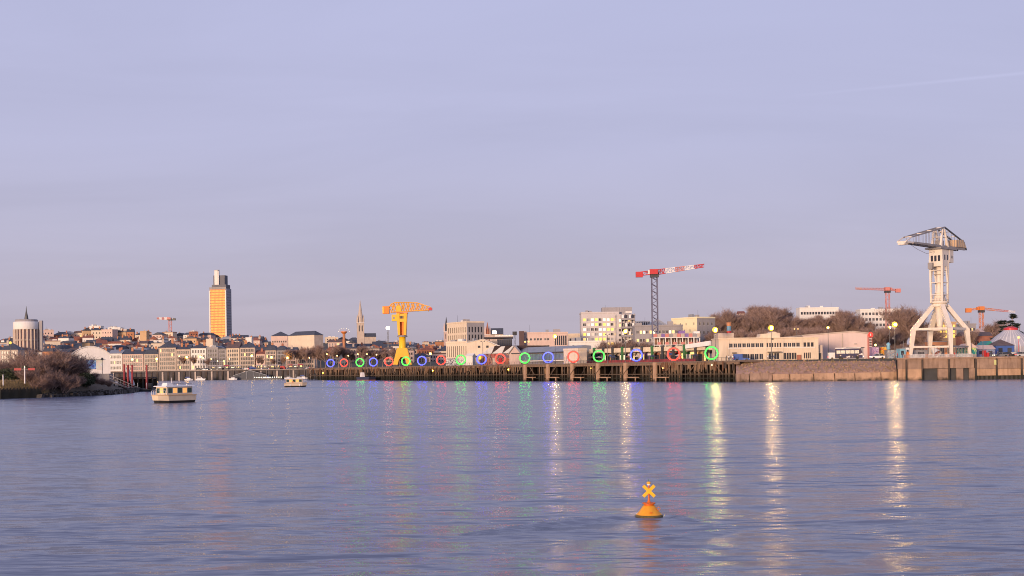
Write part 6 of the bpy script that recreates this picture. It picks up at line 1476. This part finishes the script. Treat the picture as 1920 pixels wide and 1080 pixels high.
def ferry(x, y, rz, label, k=1.0, lit=True):
    D = Dw(x, y); p = G(x, D, 0); t = thing('ferry', label, 'ferry', p, rz); t.scale = (k, k, k); L, W = 8.0, 3.7
    def ring(z, s, e, bow): return [(-L / 2 + e, -W / 2 * s, z), (L / 2 * bow - 1.6, -W / 2 * s, z), (L / 2 * bow, -W * .22 * s, z + .1), (L / 2 * bow, W * .22 * s, z + .1), (L / 2 * bow - 1.6, W / 2 * s, z), (-L / 2 + e, W / 2 * s, z)]
    def loft(rs, name, m):
        mb = MB(); n = len(rs[0]); mb.add([v for r in rs for v in r], [(j * n + i, j * n + (i + 1) % n, (j + 1) * n + (i + 1) % n, (j + 1) * n + i) for j in range(len(rs) - 1) for i in range(n)] + [tuple(range(n - 1, -1, -1)), tuple(range((len(rs) - 1) * n, len(rs) * n))]); return mb.build(name, m, t)
    loft([ring(-.4, .8, .2, .9), ring(.42, .96, .05, .97)], 'lower_hull', M['tyre'])
    loft([ring(.421, 1.0, 0, 1.0), ring(1.35, 1.06, 0, 1.06)], 'upper_hull', mat('ferry_cream_hull', (.72, .58, .42), .5, .08, .6, stain=.1))
    loft([ring(1.351, 1.09, -.05, 1.08), ring(1.5, 1.09, -.05, 1.08)], 'rubbing_strake', M['ochre'])
    MB().box(-3.4, 2.6, -1.55, 1.55, 1.51, 3.0).build('cabin', M['cream'], t)
    for i in range(5):
        for s in (-1, 1): MB().box(-3.2 + i * 1.15, -2.25 + i * 1.15, s * 1.565 - .012, s * 1.565 + .012, 1.85, 2.75).build('side_window', M['ferrylit'] if i in (1, 3) and lit else mat('green_tinted_glass', (.03, .07, .06), .15, .2), t)
    for s in (-1, 0, 1): MB().box(2.605, 2.63, s * .95 - .4, s * .95 + .4, 1.85, 2.75).build('front_window', M['ferrylit'] if s == 0 and lit else mat('green_tinted_glass', (0, 0, 0)), t)
    for s in (-1, 0, 1): MB().box(-3.43, -3.405, s * .95 - .4, s * .95 + .4, 1.85, 2.75).build('rear_window', M['ferrylit'] if s and lit else M['glass'], t)
    MB().frus(-.4, 0, 3.01, 3.2, 3.5, 1.85, 3.3, 1.7).build('roof', M['whitep'], t)
    MB().frus(1.2, 0, 3.21, 3.75, .8, .75, .6, .6).build('wheelhouse_top', M['whitep'], t)
    for s in (-1.3, 1.3): MB().tube((-2.4, s, 3.21), (-2.4, s, 3.5), .22, .22, 8).build('life_raft', M['whitep'], t)
    MB().tube((.2, 0, 3.75), (.2, 0, 4.7), .05, .03, 5).build('mast', M['whitep'], t)
    for x_ in (-1.8, 1.6): MB().tube((x_, -W * .53, .35), (x_, -W * .53, .95), .22, .22, 8).build('fender', M['whitep'], t)
    b = MB()
    for i in range(6): b.tube((2.7 + .25 * i, (-1) ** i * 1.2, 1.5), (2.7 + .25 * i, (-1) ** i * 1.2, 2.3), .04, .04, 4)
    b.tube((2.7, 1.2, 2.3), (4.0, .8, 2.3), .04, .04, 4); b.tube((2.7, -1.2, 2.3), (4.0, -.8, 2.3), .04, .04, 4); b.build('bow_rail', M['whitep'], t, kind='stuff')
    rr = MB()
    for s in (-1.5, 1.5):
        rr.tube((-3.3, s, 3.55), (2.2, s, 3.55), .03, .03, 4)
        for i in range(6): rr.tube((-3.3 + i * 1.1, s, 3.2), (-3.3 + i * 1.1, s, 3.55), .025, .025, 4)
    rr.build('roof_rail', M['ivorydark'], t, kind='stuff')
    MB().tube((-1.0, .4, 3.2), (-1.0, .4, 5.2), .03, .02, 4).build('aerial', M['dark'], t)
    MB().torus(.32, .08, 12, 5, (-.8, -1.62, 1.75)).build('lifebuoy', M['orangep'], t)
    return t
ferry(324, 755, math.radians(-125), 'near cream river ferry with lit cabin crossing at left', .9)
ferry(554, 725.5, math.radians(8), 'far river ferry with lit cabin before the left end of the wharf', .86)
def sailboat(x, D, label, mast, cover='blue', L=5.2, rz=0.0):
    t = thing('sailboat', label, 'sailboat', G(x, D, 0), rz)
    h = [(-L / 2, -.9), (L * .2, -1.1), (L / 2, 0), (L * .2, 1.1), (-L / 2, .9)]; mb = MB(); n = 5
    mb.add([(a * .9, b * .75, -.3) for a, b in h] + [(a, b, .95 + (.25 if a > 3 else 0)) for a, b in h], [(i, (i + 1) % n, n + (i + 1) % n, n + i) for i in range(n)] + [(4, 3, 2, 1, 0), (5, 6, 7, 8, 9)]); mb.build('hull', M['whitep'], t)
    MB().frus(0, 0, .96, 1.5, 1.2, .65, 1.0, .5).build('cabin', M['whitep'], t); MB().tube((.6, 0, .96), (.6, 0, mast), .11, .06, 6).build('mast', M['ivorydark'], t)
    MB().tube((.5, 0, 2.0), (-2.2, 0, 2.0), .3, .18, 7).build('sail_cover', M[cover], t)
    MB().tube((.6, 0, mast), (L / 2 - .1, 0, 1.1), .02, .02, 3).tube((.6, 0, mast), (-L / 2 + .1, 0, 1.1), .02, .02, 3).build('rigging', M['dark'], t); return t
for x, m, cv, lab in ((354, 13.5, 'blue', 'white sailboat with tall mast and blue sail cover left of the motor yacht'), (498, 11, 'dark', 'sailboat moored behind the lit pontoon at its left'), (502.5, 12, 'blue', 'sailboat moored right beside the lit pontoon sailboat'), (541, 12, 'dark', 'sailboat moored behind the far ferry'), (569, 10.5, 'blue', 'sailboat moored right of the far ferry near the wharf end'), (437, 9, 'dark', 'sailboat moored left of the blue boat hall')):
    sailboat(x, 795, lab, m, cv)
def yacht():
    t = thing('motor_yacht', 'white motor yacht with raked cabin moored at the far quay', 'motor boat', G(376, 793, 0), .1); t.scale = (.52, .52, .62)
    MB().prism([(-5.5, -.2), (5.0, -.2), (6.2, 1.7), (-5.5, 1.4)], -1.7, 1.7).build('hull', M['whitep'], t); MB().prism([(-4.2, 1.55), (3.0, 1.6), (.6, 3.4), (-4.0, 3.6)], -1.4, 1.4).build('cabin', M['whitep'], t)
    MB().box(-3.6, .6, -1.45, -1.405, 2.2, 3.0).build('window_band', M['glass'], t); MB().box(-4.4, .4, -1.5, 1.5, 3.61, 3.8).build('flybridge', M['cream'], t)
yacht()
def boathall():
    D = 800; A = G(438, D, 0); w = 62 * D / F; t = thing('blue_boat_hall', 'dark blue floating hall with shallow pitched white trimmed roof at the far quay', 'boathouse', A)
    MB().prism([(0, .4), (w, .4), (w, 2.6), (w / 2, 5.6), (0, 2.6)], 0, 5).build('wall', mat('dark_teal_cladding', (.014, .022, .045), .5, .2, .4), t)
    MB().beam((-.3, -.15, 2.6), (w / 2, -.15, 5.75), .3).beam((w / 2, -.15, 5.75), (w + .3, -.15, 2.6), .3).build('roof_trim', M['zinc'], t)
    for i in range(6): MB().box(w * i / 5 - .12, w * i / 5 + .12, -.3, -.05, .4, 2.6 + 3 * (1 - abs(i / 5 - .5) * 2) - .2).build('post', M['zinc'], t)
    MB().box(-1, w + 1, -1.5, -.35, -.2, .5).build('float', M['dark'], t)
boathall()
def pont():
    D = 780; A = G(475, D, 0); w = 54 * D / F; t = thing('lit_pontoon', 'low pontoon edged with a row of small warm lights left of the far ferry', 'pontoon', A)
    MB().box(0, w, 0, 3, -.3, .8).build('deck', M['dark'], t)
    for i in range(13): MB().box(.6 + i * w / 13, .95 + i * w / 13, -.1, .2, 1.2, 1.6).build('pontoon_light', M['headl'], t); MB().box(.7 + i * w / 13, .85 + i * w / 13, -.05, .1, .8, 1.2).build('light_post', M['dark'], t)
pont()
def barge():
    t = thing('work_barge', 'dark work barge with a small white cabin moored under the third ring', 'barge', WP(s_at(686, -6, 1), -6), RZ)
    MB().prism([(-7, .0), (7, .0), (8.2, 1.8), (-7.6, 1.6)], -1.8, 1.8).build('hull', M['navy'], t); MB().box(-7.2, 7.6, -1.82, 1.82, .0, .35).build('red_waterline', M['brickred'], t); MB().frus(-4.2, 0, 1.7, 3.9, 1.0, .9, .7, .7).build('cabin', M['whitep'], t)
barge()
# far quay stalls with lights
for i, (x, m) in enumerate(((401, 'lit'), (412, 'litw'), (424, 'red'), (436, 'litw'), (447, 'lit'), (484, 'lit'), (497, 'litw'), (510, 'lit'), (521, 'lit'), (545, 'red'), (553, 'litw'), (563, 'red'))):
    A = G(x, 816, 6.36); t = thing('market_stall', f'small lit stall on the far quay edge, {ORD[i]} from the left', 'stall', A, 0, 'lit stalls on the far quay')
    MB().box(-1.3, 1.3, 0, 1.6, 0, 1.1).build('counter', M['dark'], t); MB().prismx([(-.5, 2.3), (2.0, 2.3), (.75, 2.9)], -1.6, 1.6).build('canopy', M['red' if m == 'red' else 'stone'], t)
    MB().box(-.9 + .5 * (i % 3), .3 + .3 * (i % 4), -.05, .1, 1.3, 1.6 + .12 * (i % 3)).build('light_panel', M['lit'] if m == 'red' else M[m], t)
    for s in (-1.35, 1.35): MB().tube((s, 0, 0), (s, 0, 2.3), .06, .06, 5).build('post', M['dark'], t)

# ------------------------------------------------------------------ buoy
def buoy():
    D = Dw(1217, 968); k = D / F; p = G(1217, D, 0); t = thing('special_mark_buoy', 'yellow orange conical buoy with an X topmark floating in the foreground', 'buoy', p); s = k
    B, O, R_ = M['buoy'], M['buoyx'], M['buoyrust']
    MB().lathe(((20 * s, -14 * s), (25.6 * s, -5 * s), (26 * s, .5 * s), (25 * s, 2.2 * s), (19 * s, 9 * s), (12.8 * s, 17.5 * s), (11 * s, 20.2 * s), (10.2 * s, 20.8 * s)), 32).build('float_body', B, t, True)
    MB().lathe(((25.9 * s, -1 * s), (26.25 * s, .6 * s), (25.5 * s, 2.3 * s), (24.2 * s, 3.4 * s)), 32).build('waterline_growth', mat('algae_band', (.10, .075, .02), .7, .5, 9.0), t, True)
    MB().lathe(((9 * s, 20.5 * s), (9.2 * s, 23 * s), (12 * s, 23.4 * s), (12.2 * s, 25 * s), (6 * s, 26 * s)), 24).build('collar', R_, t)
    for i in range(8):
        a = 2 * math.pi * i / 8; MB().tube((11 * s * math.cos(a), 11 * s * math.sin(a), 25 * s), (11 * s * math.cos(a), 11 * s * math.sin(a), 26.2 * s), .9 * s, .9 * s, 6).build('bolt', R_, t)
    MB().lathe(((4 * s, 26 * s), (2.4 * s, 29 * s), (1.7 * s, 34 * s), (1.6 * s, 60 * s)), 12).build('staff', R_, t)
    for a in (1, -1):
        dx, dz = 10.6 * s * a, 10.2 * s; mb = MB(); c = Vector((0, 0, 47.5 * s)); d = Vector((dx, 0, dz)); n = d.normalized().cross(Vector((0, 1, 0))) * 2.9 * s; y = -.3 * s if a > 0 else -1.4 * s
        q = [c - d - n, c + d - n, c + d + n, c - d + n]
        mb.add([(v.x, y - 2.2 * s, v.z) for v in q] + [(v.x, y - .8 * s, v.z) for v in q], ((0, 1, 2, 3), (7, 6, 5, 4), (0, 4, 5, 1), (1, 5, 6, 2), (2, 6, 7, 3), (3, 7, 4, 0))); mb.build('topmark_arm', O, t)
    MB().lathe(((1.6 * s, 58 * s), (3.4 * s, 58.4 * s), (3.4 * s, 60.5 * s), (2 * s, 61 * s)), 12).build('lantern_base', M['whitep'], t)
    MB().lathe(((3.6 * s, 61.05 * s), (3.9 * s, 62.5 * s), (3.5 * s, 64.5 * s), (1.2 * s, 65.2 * s)), 12).build('lantern', B, t)
    MB().tube((0, 0, 65 * s), (0, 0, 70 * s), .5 * s, .25 * s, 5).build('bird_spike', M['green'], t)
    MB().torus(3.0 * s, .6 * s, 12, 5, (17 * s, -8 * s, 15 * s)).build('lifting_ring', R_, t)
    b = MB().box(-1.2 * s, 4 * s, -21.5 * s, -19 * s, 8 * s, 9.6 * s); b.build('rub_block', R_, t)
buoy()
wake([PWp(862, 1003), PWp(1000, 988), PWp(1110, 976), PWp(1196, 968)], .8, .12)
wake([PWp(1240, 966), PWp(1275, 970), PWp(1310, 978)], .5, .07)
wake([PWp(1240, 1010), PWp(1310, 1002), PWp(1380, 992)], .7, .06)
wake([PWp(362, 755), PWp(450, 747), PWp(530, 739), PWp(640, 731)], 4.0, .5)
wake([PWp(430, 737), PWp(520, 731), PWp(556, 728), PWp(700, 726)], 5.0, .4)
wake([PWp(1490, 985), PWp(1650, 978), PWp(1800, 976), PWp(1960, 972)], .9, .05)
